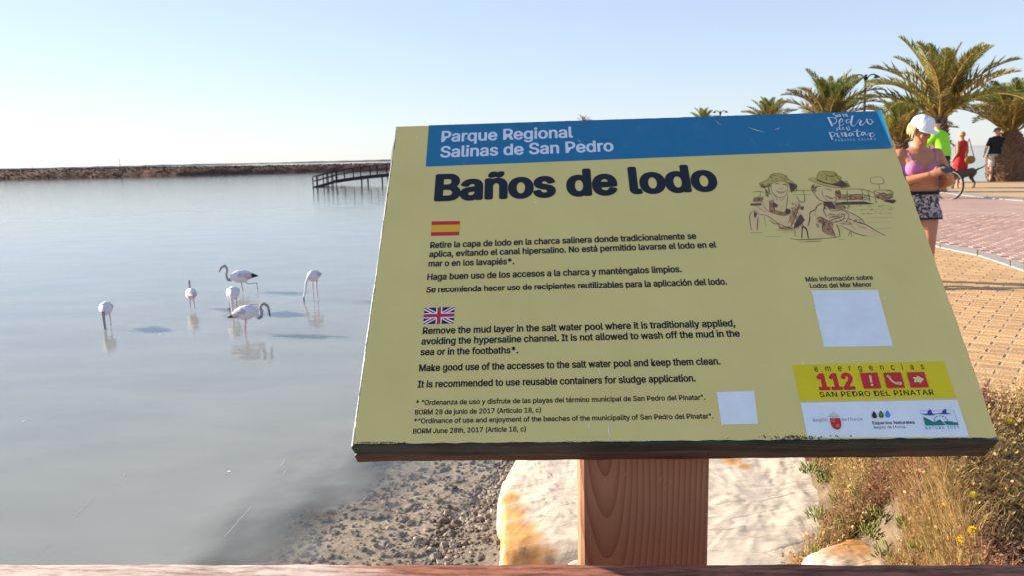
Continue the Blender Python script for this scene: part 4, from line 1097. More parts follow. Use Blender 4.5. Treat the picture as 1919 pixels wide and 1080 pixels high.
# brush script in the header
def Z11(x, y): return (1520 + x / 11.29, 200 + y / 11.29)
b = MB()
def sc(pts, w_): stroke(b, [B(*Z11(*p)) for p in pts], [q * px_m * 1.04 / 11.29 for q in w_], .0021, False)
sc([(492, 150), (455, 175), (480, 195), (522, 205), (518, 240), (488, 245)], (22, 22, 26))
sc([(598, 182), (555, 195), (548, 235), (590, 215), (600, 182), (612, 236)], (20, 22, 24)); sc([(650, 170), (690, 235)], (26, 26)); sc([(672, 200), (700, 180), (715, 195), (738, 232)], (14, 18)); sc([(725, 165), (768, 235)], (28, 26))
sc([(345, 240), (392, 330), (438, 432)], (52, 56, 50)); sc([(370, 250), (450, 250), (520, 280), (528, 335), (480, 385), (440, 375)], (18, 22, 22, 20))
sc([(585, 350), (645, 330), (655, 290), (620, 280), (585, 330), (590, 400), (640, 408), (690, 375)], (16, 20, 34, 30, 20, 12))
sc([(800, 290), (745, 300), (730, 345), (770, 365), (830, 310)], (22, 26, 22, 16)); sc([(868, 205), (845, 300), (835, 390), (875, 430), (920, 410), (985, 330)], (52, 50, 44, 26, 14, 10))
sc([(985, 330), (1010, 290), (1050, 315), (1070, 320)], (12, 14, 20)); sc([(1050, 320), (1020, 380), (1050, 415), (1100, 385), (1150, 320)], (46, 44, 24, 12))
sc([(1165, 275), (1180, 340), (1215, 385), (1260, 385), (1285, 345), (1260, 290), (1205, 285)], (44, 46, 40, 24, 22, 18)); sc([(1262, 300), (1290, 350), (1325, 330)], (14, 10))
sc([(590, 462), (548, 465), (530, 495), (560, 505), (592, 480)], (16, 18, 16)); sc([(590, 415), (595, 480), (605, 512), (640, 495)], (24, 22, 10)); sc([(650, 480), (680, 468), (665, 455), (648, 490), (670, 508), (710, 490)], (12, 16, 12)); sc([(740, 450), (760, 510), (800, 500), (785, 440), (765, 430)], (26, 26, 14, 16)); sc([(790, 500), (825, 485)], (10, 8))
sc([(375, 555), (405, 630), (440, 718)], (38, 44, 42)); sc([(400, 565), (460, 560), (495, 590), (470, 640), (430, 645)], (16, 20, 20))
sc([(540, 570), (545, 620), (570, 655), (600, 630)], (34, 32, 14)); sc([(530, 522), (545, 536)], (26, 26)); sc([(625, 565), (665, 650)], (34, 34)); sc([(640, 600), (680, 565), (705, 590), (715, 650), (750, 655)], (14, 20, 28, 20)); sc([(715, 560), (745, 655)], (34, 34))
sc([(850, 570), (800, 585), (790, 630), (830, 635), (870, 580), (880, 630), (905, 625)], (26, 30, 26, 16)); sc([(960, 500), (965, 600), (975, 650), (1010, 640), (1050, 600)], (34, 42, 26, 12)); sc([(875, 545), (960, 540), (1040, 545)], (16, 20, 12))
sc([(1110, 550), (1065, 570), (1060, 615), (1095, 620), (1125, 560), (1145, 615), (1180, 620)], (26, 30, 24, 18)); sc([(1185, 610), (1210, 575), (1245, 595)], (12, 18)); sc([(1250, 570), (1235, 630), (1265, 655), (1310, 640), (1340, 600)], (40, 38, 18, 10)); sc([(1250, 585), (1295, 570), (1300, 590)], (14, 18))
b.build("script_logo", k_wl, header)
lettering("PARAÍSO SALADO", (1565, 265.8), (1641, 262.8), 3.6, k_wl, header, .0, res=2, spacing=1.5)

# pen drawing: two bathers in hats before a railed jetty
def ZA(x, y): return (1380 + x / 7.2, 310 + y / 7.2)
def ZB(x, y): return (1500 + x / 7.2, 310 + y / 7.2)
def zc(pts, conv): return [B(*conv(*p)) for p in pts]
b = MB()
for pts in ([(340, 500), (240, 560), (180, 620), (180, 860), (290, 870), (330, 680), (450, 740), (560, 830), (760, 860), (790, 960), (960, 980), (960, 820), (1060, 600), (1160, 520), (1160, 420), (1000, 400), (900, 480), (820, 480), (800, 420), (700, 400), (680, 240), (560, 210), (460, 260), (480, 400), (440, 450)],):
    tri_poly(b, zc(pts, ZA), .0016)
for pts in ([(150, 480), (260, 420), (170, 270), (300, 290), (520, 310), (540, 420), (470, 500), (620, 600), (800, 700), (860, 800), (1130, 950), (900, 960), (640, 890), (470, 800), (420, 980), (100, 980), (40, 640)],):
    tri_poly(b, zc(pts, ZB), .00165)
board_obj(b, "sketch_skin_tint", k_skin)
b = MB()
tri_poly(b, zc([(305, 250), (400, 205), (430, 190), (470, 130), (620, 125), (680, 190), (780, 250), (810, 300), (730, 370), (700, 260), (600, 215), (480, 230), (420, 300), (340, 300)], ZA), .0018)
tri_poly(b, zc([(100, 190), (210, 180), (240, 100), (300, 85), (440, 95), (500, 140), (545, 200), (665, 290), (560, 312), (380, 290), (210, 245)], ZB), .0018)
board_obj(b, "sketch_hat", k_hat)
b = MB()
for pts, cv in (([(700, 230), (790, 260), (812, 300), (735, 365), (715, 290)], ZA), ([(430, 260), (380, 310), (340, 300), (310, 260), (380, 290)], ZA), ([(860, 660), (920, 740), (880, 800), (800, 850), (770, 860), (780, 790), (830, 720)], ZA), ([(670, 580), (740, 620), (700, 670), (660, 660)], ZA), ([(235, 620), (280, 660), (250, 720), (232, 690)], ZA), ([(500, 500), (560, 540), (540, 580), (505, 560)], ZA), ([(190, 520), (340, 515), (330, 545), (190, 548)], ZA), ([(860, 560), (910, 560), (900, 610), (860, 600)], ZA),
                ([(215, 185), (300, 225), (420, 255), (500, 235), (530, 200), (660, 285), (560, 305), (420, 270), (300, 245), (215, 210)], ZB), ([(300, 490), (420, 500), (480, 600), (400, 590), (320, 550)], ZB), ([(470, 510), (600, 495), (860, 492), (1000, 528), (480, 538)], ZB), ([(1110, 470), (1260, 465), (1285, 490), (1240, 520), (1180, 500)], ZB)):
    tri_poly(b, zc(pts, cv), .0019)
board_obj(b, "sketch_dark_wash", k_shade)["kind"] = "stuff"
b = MB()
for pts, cv in (([(440, 480), (490, 470), (520, 600), (640, 640), (660, 590), (660, 690), (520, 660), (440, 620)], ZA), ([(740, 640), (840, 540), (860, 560), (800, 680), (740, 820), (720, 760)], ZA), ([(560, 830), (760, 850), (770, 870), (600, 865)], ZA), ([(210, 720), (260, 700), (340, 740), (440, 800), (430, 900), (460, 970), (360, 940), (300, 900), (280, 800)], ZB), ([(450, 520), (600, 600), (540, 610), (480, 590)], ZB), ([(470, 340), (530, 340), (540, 420), (500, 440), (460, 400)], ZB), ([(650, 410), (760, 390), (840, 410), (840, 470), (650, 470)], ZB), ([(1010, 400), (1230, 400), (1240, 450), (1100, 470), (1010, 440)], ZB), ([(540, 410), (620, 410), (620, 470), (500, 470)], ZB), ([(230, 440), (360, 430), (330, 500), (220, 500)], ZA)):
    tri_poly(b, zc(pts, cv), .00175)
board_obj(b, "sketch_rust_wash", k_rust)
b = MB(); lw = px_m
def ln(pts, w_, cv): stroke(b, zc(pts, cv), w_ * lw * 1.0, .0022)
A_, Bb = ZA, ZB
for pts, w_ in (([(305, 250), (400, 205), (430, 190), (470, 130), (560, 115), (640, 135), (700, 190), (790, 260), (812, 300), (735, 370)], 1.2), ([(305, 250), (345, 300), (420, 290), (470, 250), (600, 215), (690, 240), (730, 330)], 1.2), ([(470, 260), (470, 340), (510, 400), (580, 440), (650, 420), (685, 350), (680, 250)], 1.0), ([(520, 260), (550, 250), (580, 262)], 1.4), ([(620, 265), (650, 260), (672, 275)], 2.2), ([(560, 320), (610, 322), (625, 310)], .9), ([(530, 345), (570, 365), (620, 365), (665, 345)], 1.3), ([(540, 352), (590, 385), (650, 365)], 1.0),
                 ([(380, 310), (400, 360), (450, 400)], 1.6), ([(420, 280), (440, 330), (450, 380), (480, 400)], 1.2), ([(500, 400), (540, 450), (560, 490)], .9), ([(580, 450), (600, 480), (650, 440)], .8), ([(690, 400), (680, 500), (665, 600)], 1.2), ([(490, 440), (500, 560), (520, 620)], 1.2), ([(440, 480), (450, 600), (460, 640)], 1.0), ([(520, 620), (580, 640), (640, 640), (660, 600)], 1.0),
                 ([(600, 560), (605, 620)], .8), ([(350, 530), (400, 600), (440, 630), (520, 660), (640, 690)], 1.2), ([(240, 545), (290, 570), (330, 600), (400, 640)], .9), ([(235, 600), (300, 660), (420, 690), (560, 790), (700, 840), (750, 800), (800, 690), (840, 560)], 1.4), ([(440, 740), (500, 790), (560, 800), (600, 860), (770, 865)], 1.3), ([(230, 620), (180, 670), (185, 800), (205, 880)], 1.2), ([(290, 700), (280, 800), (280, 880)], 1.8), ([(370, 700), (400, 820)], .8), ([(720, 640), (720, 720), (690, 790)], 1.2),
                 ([(810, 420), (850, 490), (900, 500), (920, 460), (900, 350)], 1.6), ([(780, 780), (790, 960)], 1.6), ([(890, 840), (880, 980)], 2.2), ([(880, 820), (940, 860), (965, 990)], 2.4), ([(1150, 520), (1080, 560), (1060, 600), (990, 640), (990, 740), (960, 820)], 1.4), ([(850, 760), (900, 820)], 1.2), ([(210, 365), (300, 358), (390, 370)], 1.2), ([(750, 350), (860, 342), (1010, 345)], 1.2), ([(760, 400), (1000, 400)], .8), ([(320, 370), (318, 420)], 1.4),
                 ([(190, 915), (350, 915)], 1.0), ([(520, 880), (770, 885)], .9), ([(600, 905), (770, 905)], .8), ([(380, 965), (600, 965)], .6), ([(720, 990), (860, 1010), (1150, 1000)], 1.2), ([(840, 1040), (1150, 1030)], 1.0)): ln(pts, w_, A_)
for pts, w_ in (([(100, 190), (160, 170), (210, 180), (240, 110), (290, 85), (440, 95), (500, 140), (540, 170), (545, 205), (600, 240), (668, 290), (560, 312), (400, 300), (210, 245), (110, 195)], 1.2), ([(300, 100), (360, 140), (430, 160), (480, 130)], 1.2), ([(345, 150), (355, 195)], 1.2), ([(450, 110), (500, 170), (530, 210)], 1.6),
                 ([(150, 340), (150, 290), (190, 260)], 1.4), ([(180, 340), (230, 290), (280, 290)], 1.8), ([(150, 340), (190, 400), (240, 450)], 1.0), ([(330, 320), (380, 330), (420, 345)], 1.6), ([(330, 410), (380, 430), (420, 450), (470, 440)], 1.6), ([(340, 420), (380, 450), (430, 455)], 1.0), ([(290, 340), (290, 390), (320, 440)], 1.0), ([(320, 450), (380, 490), (460, 500), (480, 450), (470, 370)], 1.4), ([(190, 400), (250, 470), (320, 500), (400, 570)], 1.4),
                 ([(300, 510), (230, 540), (200, 600), (130, 640), (120, 720), (95, 830)], 1.5), ([(210, 600), (185, 680)], 1.0), ([(300, 520), (320, 560), (310, 620), (350, 700)], 2.0), ([(370, 560), (400, 610), (470, 620), (560, 610), (640, 660), (650, 700)], 1.5), ([(350, 690), (420, 660), (480, 680), (530, 650)], 1.3), ([(380, 720), (450, 700), (520, 690)], 1.6), ([(400, 750), (480, 720), (560, 700)], 1.8), ([(430, 780), (520, 760), (600, 720)], 1.6), ([(550, 640), (590, 690), (570, 730)], 1.0), ([(650, 690), (600, 780), (520, 790)], 1.2),
                 ([(470, 520), (620, 620), (760, 690), (840, 750), (855, 800)], 1.5), ([(640, 720), (760, 770), (890, 810), (1000, 880), (1140, 950)], 2.0), ([(520, 810), (640, 870), (760, 930), (890, 960)], 1.6), ([(560, 800), (700, 800)], 1.4), ([(780, 830), (890, 855)], 1.6), ([(680, 820), (740, 880)], 1.2), ([(220, 720), (260, 700), (340, 740), (420, 780)], 1.8), ([(300, 900), (290, 830), (330, 760)], 1.6), ([(420, 860), (450, 920), (470, 970)], 1.8), ([(480, 800), (510, 860), (530, 970)], 1.8), ([(30, 830), (80, 880), (105, 990)], 2.4), ([(20, 840), (10, 985)], 2.2), ([(540, 850), (560, 920)], .8), ([(640, 960), (670, 900), (690, 970)], 1.0),
                 ([(540, 330), (700, 325), (830, 328), (930, 355), (1010, 395)], 1.3), ([(545, 400), (680, 400), (850, 400), (1000, 440)], 1.0), ([(625, 340), (630, 490)], 1.8), ([(825, 330), (840, 490)], 1.6), ([(905, 350), (935, 490)], 2.0), ([(985, 345), (1020, 520)], 1.6), ([(985, 345), (1220, 345), (1240, 440)], 1.2), ([(1000, 355), (1100, 390), (1230, 400)], 1.2), ([(1020, 400), (1100, 380), (1180, 385)], .9), ([(1090, 460), (1200, 500), (1280, 490)], 1.4), ([(940, 170), (1080, 165), (1120, 245), (960, 250), (940, 175)], 1.0), ([(1050, 250), (1065, 330)], 1.3), ([(1150, 360), (1210, 350), (1230, 430)], .8),
                 ([(800, 660), (1250, 655)], .4), ([(870, 715), (1240, 710)], .5), ([(900, 775), (1220, 768)], .5), ([(1030, 860), (1250, 850)], .5), ([(500, 1000), (600, 1010)], .8), ([(0, 1040), (240, 1025)], .8), ([(700, 600), (1200, 595)], .4), ([(640, 560), (1230, 550)], .4), ([(0, 1005), (420, 985), (520, 960)], 1.0)): ln(pts, w_, Bb)
rs = random.Random(4)
for (cx_, cy_, rx_, ry_, n_, ang_, cv) in ((760, 300, 50, 50, 16, 1.2, ZA), (380, 270, 60, 30, 12, .5, ZA), (560, 170, 110, 40, 16, .15, ZA), (410, 350, 25, 60, 16, 1.4, ZA), (480, 560, 30, 60, 12, 1.3, ZA), (600, 650, 70, 25, 10, .2, ZA), (790, 600, 60, 110, 34, 1.0, ZA), (840, 760, 50, 90, 24, 1.1, ZA), (280, 460, 70, 45, 22, .1, ZA), (690, 620, 30, 40, 10, 1.2, ZA), (650, 850, 90, 18, 12, .1, ZA),
        (360, 160, 110, 50, 16, .1, ZB), (520, 250, 110, 35, 26, .3, ZB), (180, 310, 30, 50, 14, 1.3, ZB), (500, 390, 35, 50, 22, 1.2, ZB), (390, 540, 80, 45, 26, .8, ZB), (260, 770, 60, 60, 18, .9, ZB), (360, 830, 70, 90, 30, 1.1, ZB), (560, 560, 90, 35, 18, .6, ZB), (480, 710, 110, 55, 22, .3, ZB), (700, 760, 110, 35, 18, .5, ZB), (730, 440, 190, 35, 46, .0, ZB), (1120, 410, 100, 50, 34, .2, ZB), (1190, 490, 80, 18, 16, .1, ZB), (740, 515, 200, 14, 24, .05, ZB), (1000, 600, 220, 60, 16, -.02, ZB)):
    for _ in range(int(n_ * 2.2)):
        x, y = cx_ + rs.uniform(-1, 1) * rx_, cy_ + rs.uniform(-1, 1) * ry_; l_ = rs.uniform(14, 38); a_ = ang_ + rs.uniform(-.25, .25)
        ln([(x, y), (x + l_ * .5 * cos(a_) + 2, y + l_ * .5 * sin(a_)), (x + l_ * cos(a_), y + l_ * sin(a_))], rs.uniform(.4, .9), cv)
board_obj(b, "sketch_pen_lines", k_brown)
#@@PART2@@
# ---------------------------------------------------------------- jetty
m_jet = mat("jetty_dark_wood", (.035, .03, .035), .9, var=.35, scale=3)
JY = 105.0
def jx(px, Y=JY): return atY(px, 340, Y).x
jl, j0 = at(587, 351, WATER), at(632, 345.8, WATER); JY = j0.y
jetty = empty("wooden_jetty", (j0.x, JY, WATER), "dark wooden jetty with railings and a ramp reaching out over the pond", "jetty")
def JL(p): return Vector(p) - Vector((j0.x, JY, WATER))
DZ = .72 + WATER
def rise(x): return 1.05 * (1 - exp(-x / 7.0))                 # the walkway climbs gently away from its ramp
ramp_d = Vector((jl.x - j0.x, jl.y - j0.y, 0)); RL = ramp_d.length; rd = ramp_d.normalized(); rn = Vector((-rd.y, rd.x, 0))
xs_j = [0, 2, 4, 6.5, 9.5, 15, 30]
def ribbon(name, y0_, y1_, z0_, z1_):
    b = MB(); vs = []
    for x in xs_j:
        for yy, zz in ((y0_, z0_), (y1_, z0_), (y1_, z1_), (y0_, z1_)): vs.append(JL((j0.x + x, JY + yy, DZ + rise(x) + zz)))
    b.add(vs, [(i * 4 + k, i * 4 + (k + 1) % 4, i * 4 + 4 + (k + 1) % 4, i * 4 + 4 + k) for i in range(len(xs_j) - 1) for k in range(4)] + [(0, 1, 2, 3), (24, 25, 26, 27)]); return b.build(name, m_jet, jetty)
ribbon("deck", 0, 2.0, -.14, 0)
for yy in (.0, 1.86): ribbon("beam", yy - .03, yy + .15, -.46, -.145)
# ramp
a0, a1 = Vector((j0.x, JY, DZ)), Vector((jl.x, jl.y, WATER + .12))
b = MB(); q = [a0, a1, a1 + Vector((0, 2.0, 0)), a0 + Vector((0, 2.0, 0))]
b.add([JL(p) for p in q] + [JL(p - Vector((0, 0, .16))) for p in q], [(0, 1, 2, 3), (7, 6, 5, 4), (0, 4, 5, 1), (1, 5, 6, 2), (2, 6, 7, 3), (3, 7, 4, 0)]); b.build("ramp", m_jet, jetty)
b = MB()
for side in (0, 2.0):
    o_ = Vector((0, side, 0)); b.tube([JL(a0 + o_ - Vector((0, 0, .22))), JL(a1 + o_ - Vector((0, 0, .18)))], .12, 6)
b.build("ramp_beam", m_jet, jetty)["kind"] = "stuff"
for side, off_ in ((0, 0), (2.0, .9)):
    for h_ in (1.22, .66):
        b = MB(); b.tube([JL(a1 + Vector((0, side, h_))), JL(a0 + Vector((0, side, h_)))], .06, 6); b.build("handrail", m_jet, jetty)
        b = MB(); b.tube([JL((j0.x + x, JY + side, DZ + rise(x) + h_)) for x in xs_j], .07, 6); b.build("handrail", m_jet, jetty)
    for f in (1.0, .82, .58, .38, .18):
        p = a0.lerp(a1, f) + Vector((0, side, 0))
        if side and f in (.82,): continue
        b = MB(); b.box(JL(p + Vector((0, 0, .25))), (.11, .11, 2.0)); b.build("rail_post", m_jet, jetty)
    for k in range(13):
        x = j0.x + off_ * .7 + k * 2.28
        b = MB(); b.box(JL((x, JY + side, DZ + rise(x - j0.x) + .55)), (.15, .15, 1.42)); b.build("rail_post", m_jet, jetty)
for k, x in enumerate((3.3, 6.1, 9.0, 12, 15, 18, 21, 24, 27)):
    for side in (.1, 1.9):
        b = MB(); b.box(JL((j0.x + x + side * .3, JY + side, WATER + .1 + rise(x) / 2)), (.18, .18, 1.3 + rise(x))); b.build("pile", m_jet, jetty)

# ---------------------------------------------------------------- palms
def leaf_mat(name, c1, c2, c3):
    m = bpy.data.materials.new(name); m.use_nodes = True; t = m.node_tree; n = t.nodes; L = t.links
    bs = n["Principled BSDF"]; bs.inputs["Roughness"].default_value = .55; bs.inputs["Specular IOR Level"].default_value = .3
    oi = n.new("ShaderNodeObjectInfo"); r = n.new("ShaderNodeValToRGB"); L.new(oi.outputs["Random"], r.inputs[0])
    r.color_ramp.elements[0].color = c1 + (1,); r.color_ramp.elements[1].color = c2 + (1,); e = r.color_ramp.elements.new(.55); e.color = c3 + (1,)
    g = n.new("ShaderNodeNewGeometry"); hs = n.new("ShaderNodeHueSaturation"); mr = n.new("ShaderNodeMapRange"); mr.inputs[3].default_value = .6; mr.inputs[4].default_value = 1.35
    L.new(g.outputs["Random Per Island"], mr.inputs[0]); L.new(mr.outputs[0], hs.inputs["Value"]); L.new(r.outputs[0], hs.inputs["Color"]); L.new(hs.outputs[0], bs.inputs["Base Color"])
    tl = n.new("ShaderNodeBsdfTranslucent"); L.new(hs.outputs[0], tl.inputs["Color"]); mx = n.new("ShaderNodeMixShader"); mx.inputs[0].default_value = .40
    L.new(bs.outputs[0], mx.inputs[1]); L.new(tl.outputs[0], mx.inputs[2]); L.new(mx.outputs[0], n["Material Output"].inputs["Surface"])
    return m
m_frond = leaf_mat("palm_frond_green", (.10, .13, .028), (.34, .30, .065), (.20, .21, .045))
m_frond_old = leaf_mat("palm_frond_yellowed", (.28, .20, .06), (.38, .26, .09), (.22, .18, .055))
m_frond_dry = leaf_mat("palm_frond_dry", (.24, .12, .06), (.30, .17, .09), (.18, .09, .05))
m_rach = mat("palm_leaf_stalk", (.30, .20, .05), .6, var=.2)
m_trunk = mat("palm_trunk", (.10, .055, .035), .95, scale=5, col2=(.24, .145, .09), bump=.8, bscale=18)
def frond_mesh(mat_, droop, L_=1.0, n_=46, seed=1, vee=.55, ragged=.0):
    rnd = random.Random(seed); b = MB(); pts = []; p = Vector((0, 0, 0)); th = 0.0; seg = 22
    for i in range(seg + 1):
        pts.append(p.copy()); th = -droop * (i / seg) ** 1.5; p = p + Vector((cos(th), 0, sin(th))) * (L_ / seg)
    b.cur = 1; b.tube(pts, [.016 * (1 - i / seg) ** .8 + .0022 for i in range(seg + 1)], 5)
    b.cur = 0
    for sgn in (-1, 1):
        for k in range(n_):
            f = .13 + .87 * k / n_ + rnd.uniform(-.006, .006); f = min(f, .995)
            j = f * seg; i = min(int(j), seg - 1); o_ = pts[i].lerp(pts[i + 1], j - i); tan = (pts[i + 1] - pts[i]).normalized()
            nrm = Vector((-tan.z, 0, tan.x)); side = Vector((0, sgn, 0))
            ll = L_ * .215 * (sin(pi * min(1, (f * .93 + .10))) ** .6) * rnd.uniform(.8, 1.1) + .02
            if rnd.random() < ragged: continue
            vv = vee * rnd.uniform(.5, 1.4) * (1 if k % 2 else .35)
            d = (side * .75 + tan * (.65 + .45 * f) + nrm * vv).normalized(); d2 = (d + Vector((0, 0, -.35)) * rnd.uniform(.3, 1.2)).normalized()
            w_ = tan.cross(d).normalized().cross(d).normalized() * .0095 * L_ * rnd.uniform(.8, 1.2)
            m1 = o_ + d * ll * .5; m2 = m1 + d2 * ll * .5
            b.add([o_ - w_ * .5, o_ + w_ * .5, m1 + w_, m1 - w_, m2], [(0, 1, 2, 3), (3, 2, 4)])
    me = bpy.data.meshes.new("frond"); me.from_pydata(b.v, [], b.f); me.materials.append(mat_); me.materials.append(m_rach); me.polygons.foreach_set("material_index", b.mi)
    return me
FM = [frond_mesh(m_frond, .45 + .22 * k, seed=k) for k in range(5)]
FO = [frond_mesh(m_frond_old, .8 + .25 * k, seed=k + 20, ragged=.08) for k in range(3)]
FD = [frond_mesh(m_frond_dry, .9 + .5 * k, seed=k + 40, ragged=.3) for k in range(2)]
def palm(base, hc, L_, n_, label, seed, trunk_r=.3, elmin=-25, scales=True, dry=0, bulge=1.35, lean=0.0, old=.22):
    rnd = random.Random(seed)
    root = empty("palm_tree", base, label, "palm tree", "palms on the promenade")
    b = MB(); prof = [(0, 1.15), (.12, bulge), (.45, bulge * 1.02), (.75, 1.0), (.9, .75), (1.0, .55)]
    for i in range(15):
        f = i / 14
    zz = [i / 16 for i in range(17)]
    b.tube([(lean * hc * f, 0, hc * f) for f in zz], [trunk_r * interp(prof, f) for f in zz], 18)
    if scales:
        n2 = int(hc * trunk_r * 520); 
        for i in range(n2):
            f = (i + .5) / n2 * .97; a_ = i * 2.39996; r = trunk_r * interp(prof, f) * .97
            d = Vector((cos(a_), sin(a_), 0)); t_ = Vector((-sin(a_), cos(a_), 0)); c = d * r + Vector((lean * hc * f, 0, hc * f)); s_ = .055 * rnd.uniform(.8, 1.3)
            tip = c + d * s_ * 1.1 + Vector((0, 0, s_ * 1.0))
            b.add([c - t_ * s_ - Vector((0, 0, s_ * .6)), c + t_ * s_ - Vector((0, 0, s_ * .6)), c + t_ * s_ * .7 + Vector((0, 0, s_ * .6)), c - t_ * s_ * .7 + Vector((0, 0, s_ * .6)), tip + t_ * s_ * .4, tip - t_ * s_ * .4],
                  [(0, 1, 4, 5), (1, 2, 4), (3, 0, 5), (2, 3, 5, 4)])
    b.build("trunk", m_trunk, root)
    for i in range(n_):
        f = (i + .5) / n_                       # 0 centre spear, 1 lowest
        el = radians(86 - (86 - elmin) * f ** 1.05 + rnd.uniform(-7, 7)); az = i * 2.39996 + rnd.uniform(-.2, .2)
        if f > 1 - dry: me = rnd.choice(FD)
        elif f > .45 and rnd.random() < old * 1.6: me = rnd.choice(FO)
        else: me = FM[min(4, int(f * 4.2 + rnd.random()))]
        o = link("frond", me, root)
        o.location = (lean * hc + .06 * cos(az) * f, .06 * sin(az) * f, hc * (.98 - .06 * f))
        sc_ = L_ * (.80 + .25 * min(1, f * 3)) * rnd.uniform(.88, 1.1)
        o.rotation_euler = (rnd.uniform(-.5, .5), -el, az); o.scale = (sc_, sc_, sc_)
    return root
def palm_px(px, base_y, crown_y, Y, L_, n_, label, seed, **k):
    p = atY(px, base_y, Y) if base_y else atY(px, crown_y, Y); c = atY(px, crown_y, Y); g = ground(p.x, Y)
    return palm((c.x, Y, g), c.z - g, L_, n_, label, seed, **k)
palm_px(1893, 0, 246, 26.6, 2.05, 34, "stout palm at the right edge with a bulging scaly trunk, beside the man in black", 3, trunk_r=.46, bulge=1.32, elmin=42, lean=.0, old=.5)
palm_px(1762, 0, 212, 21.0, 2.15, 33, "tallest palm with large green crown, right behind the woman in the white cap", 5, trunk_r=.20, elmin=32, old=.3)
palm_px(1688, 0, 262, 27.0, 1.75, 40, "smaller palm with drooping yellowed fronds just right of the sign's upper corner", 8, trunk_r=.26, elmin=24, dry=.08, old=.45)
palm_px(1553, 0, 222, 32.0, 2.15, 36, "palm with a narrow golden crown behind the script logo of the sign", 11, trunk_r=.26, elmin=34, old=.6)
palm_px(1441, 0, 228, 45.0, 1.75, 34, "far palm whose crown rises above the middle of the blue header", 13, trunk_r=.28, elmin=28, old=.35)
palm_px(1318, 0, 228, 60.0, 1.5, 30, "farthest green palm, only its frond tips above the board", 17, trunk_r=.26, elmin=18)
palm_px(1094, 0, 226, 60.0, .75, 14, "withered reddish palm tip left of the other palms, above the board", 19, trunk_r=.15, elmin=52, dry=1.0)

# ---------------------------------------------------------------- street lamps
m_iron = mat("black_lamp_iron", (.012, .013, .02), .5, metal=.3)
def lamp(px, ytop, H_, label, arms=2):
    d = ray(px, ytop); t_ = (H_ - CAM.z) / d.z; p = CAM + d * t_
    root = empty("street_lamp", (p.x, p.y, 0), label, "street lamp", "street lamps on the promenade")
    b = MB(); b.tube([(0, 0, 0), (0, 0, .5), (0, 0, .55), (0, 0, H_ * .6), (0, 0, H_)], [.11, .10, .07, .055, .045], 10); b.build("pole", m_iron, root, True)
    for s_ in (-1, 1)[:arms]:
        b = MB(); b.tube([(0, 0, H_ - .35), (s_ * .08, 0, H_ - .12), (s_ * .2, 0, H_ - .01), (s_ * .34, 0, H_), (s_ * .44, 0, H_ - .04)], [.035, .03, .028, .028, .03], 8); a_ = b.build("arm", m_iron, root, True)
        b = MB(); b.tube([(s_ * .46, 0, H_ - .03), (s_ * .46, 0, H_ - .06), (s_ * .46, 0, H_ - .10), (s_ * .46, 0, H_ - .15)], [.04, .07, .12, .14], 12); b.build("lamp_shade", m_iron, a_, True)
    return root
lamp(1623, 139, 4.3, "black double armed street lamp rising between two palms behind the sign")
lamp(1350, 207, 4.3, "distant black street lamp right of the farthest palm")

# ---------------------------------------------------------------- people
m_skin = mat("sunned_skin", (.44, .185, .10), .55, var=.10, scale=14, spec=.4)
m_skin2 = mat("fair_skin", (.55, .30, .21), .55, var=.08, scale=14, spec=.4)
def S(p): return Vector(p)
def limb(b, pts, rad, seg=12): 
    b.tube(pts, rad, seg); b.ell(pts[0], (_r(rad[0]),) * 3, None, 10, 6); b.ell(pts[-1], (_r(rad[-1]),) * 3, None, 10, 6)
def _r(r): return min(r) if isinstance(r, (tuple, list)) else r
def torso(b, rings):
    b.tube([(x, y, z) for z, x, y, rx, ry in rings], [(rx, ry) for z, x, y, rx, ry in rings], 22, up=(0, 1, 0))
def hand(b, wrist, palm_c, fdir, up, side, s=1.0, curl=.8):
    """palm, four bent fingers of unequal length and a thumb leaving the side of the palm"""
    wrist, palm_c = Vector(wrist), Vector(palm_c); fdir = Vector(fdir).normalized(); up = Vector(up); up = (up - fdir * up.dot(fdir)).normalized(); lat = fdir.cross(up) * side
    b.tube([wrist, wrist.lerp(palm_c, .5), palm_c + fdir * .035 * s], [(.024 * s, .02 * s), (.034 * s, .019 * s), (.036 * s, .014 * s)], 10, up=up)
    for k, (o_, ln_) in enumerate(((-.028, .062), (-.0095, .074), (.0095, .070), (.027, .054))):
        p0 = palm_c + fdir * .028 * s + lat * o_ * s; d1 = (fdir * cos(curl * .5) - up * sin(curl * .5)); d2 = (fdir * cos(curl * 1.3) - up * sin(curl * 1.3)); d3 = (fdir * cos(curl * 2) - up * sin(curl * 2))
        p1 = p0 + d1 * ln_ * .45 * s; p2 = p1 + d2 * ln_ * .32 * s; p3 = p2 + d3 * ln_ * .26 * s
        b.tube([p0, p1, p2, p3], [.0092 * s, .0085 * s, .008 * s, .0065 * s], 7)
    q0 = palm_c - lat * .026 * s - fdir * .012 * s; q1 = q0 - lat * .026 * s + fdir * .022 * s - up * .008 * s; q2 = q1 + fdir * .028 * s - lat * .004 * s - up * .012 * s
    b.tube([q0, q1, q2], [.012 * s, .0105 * s, .008 * s], 7)
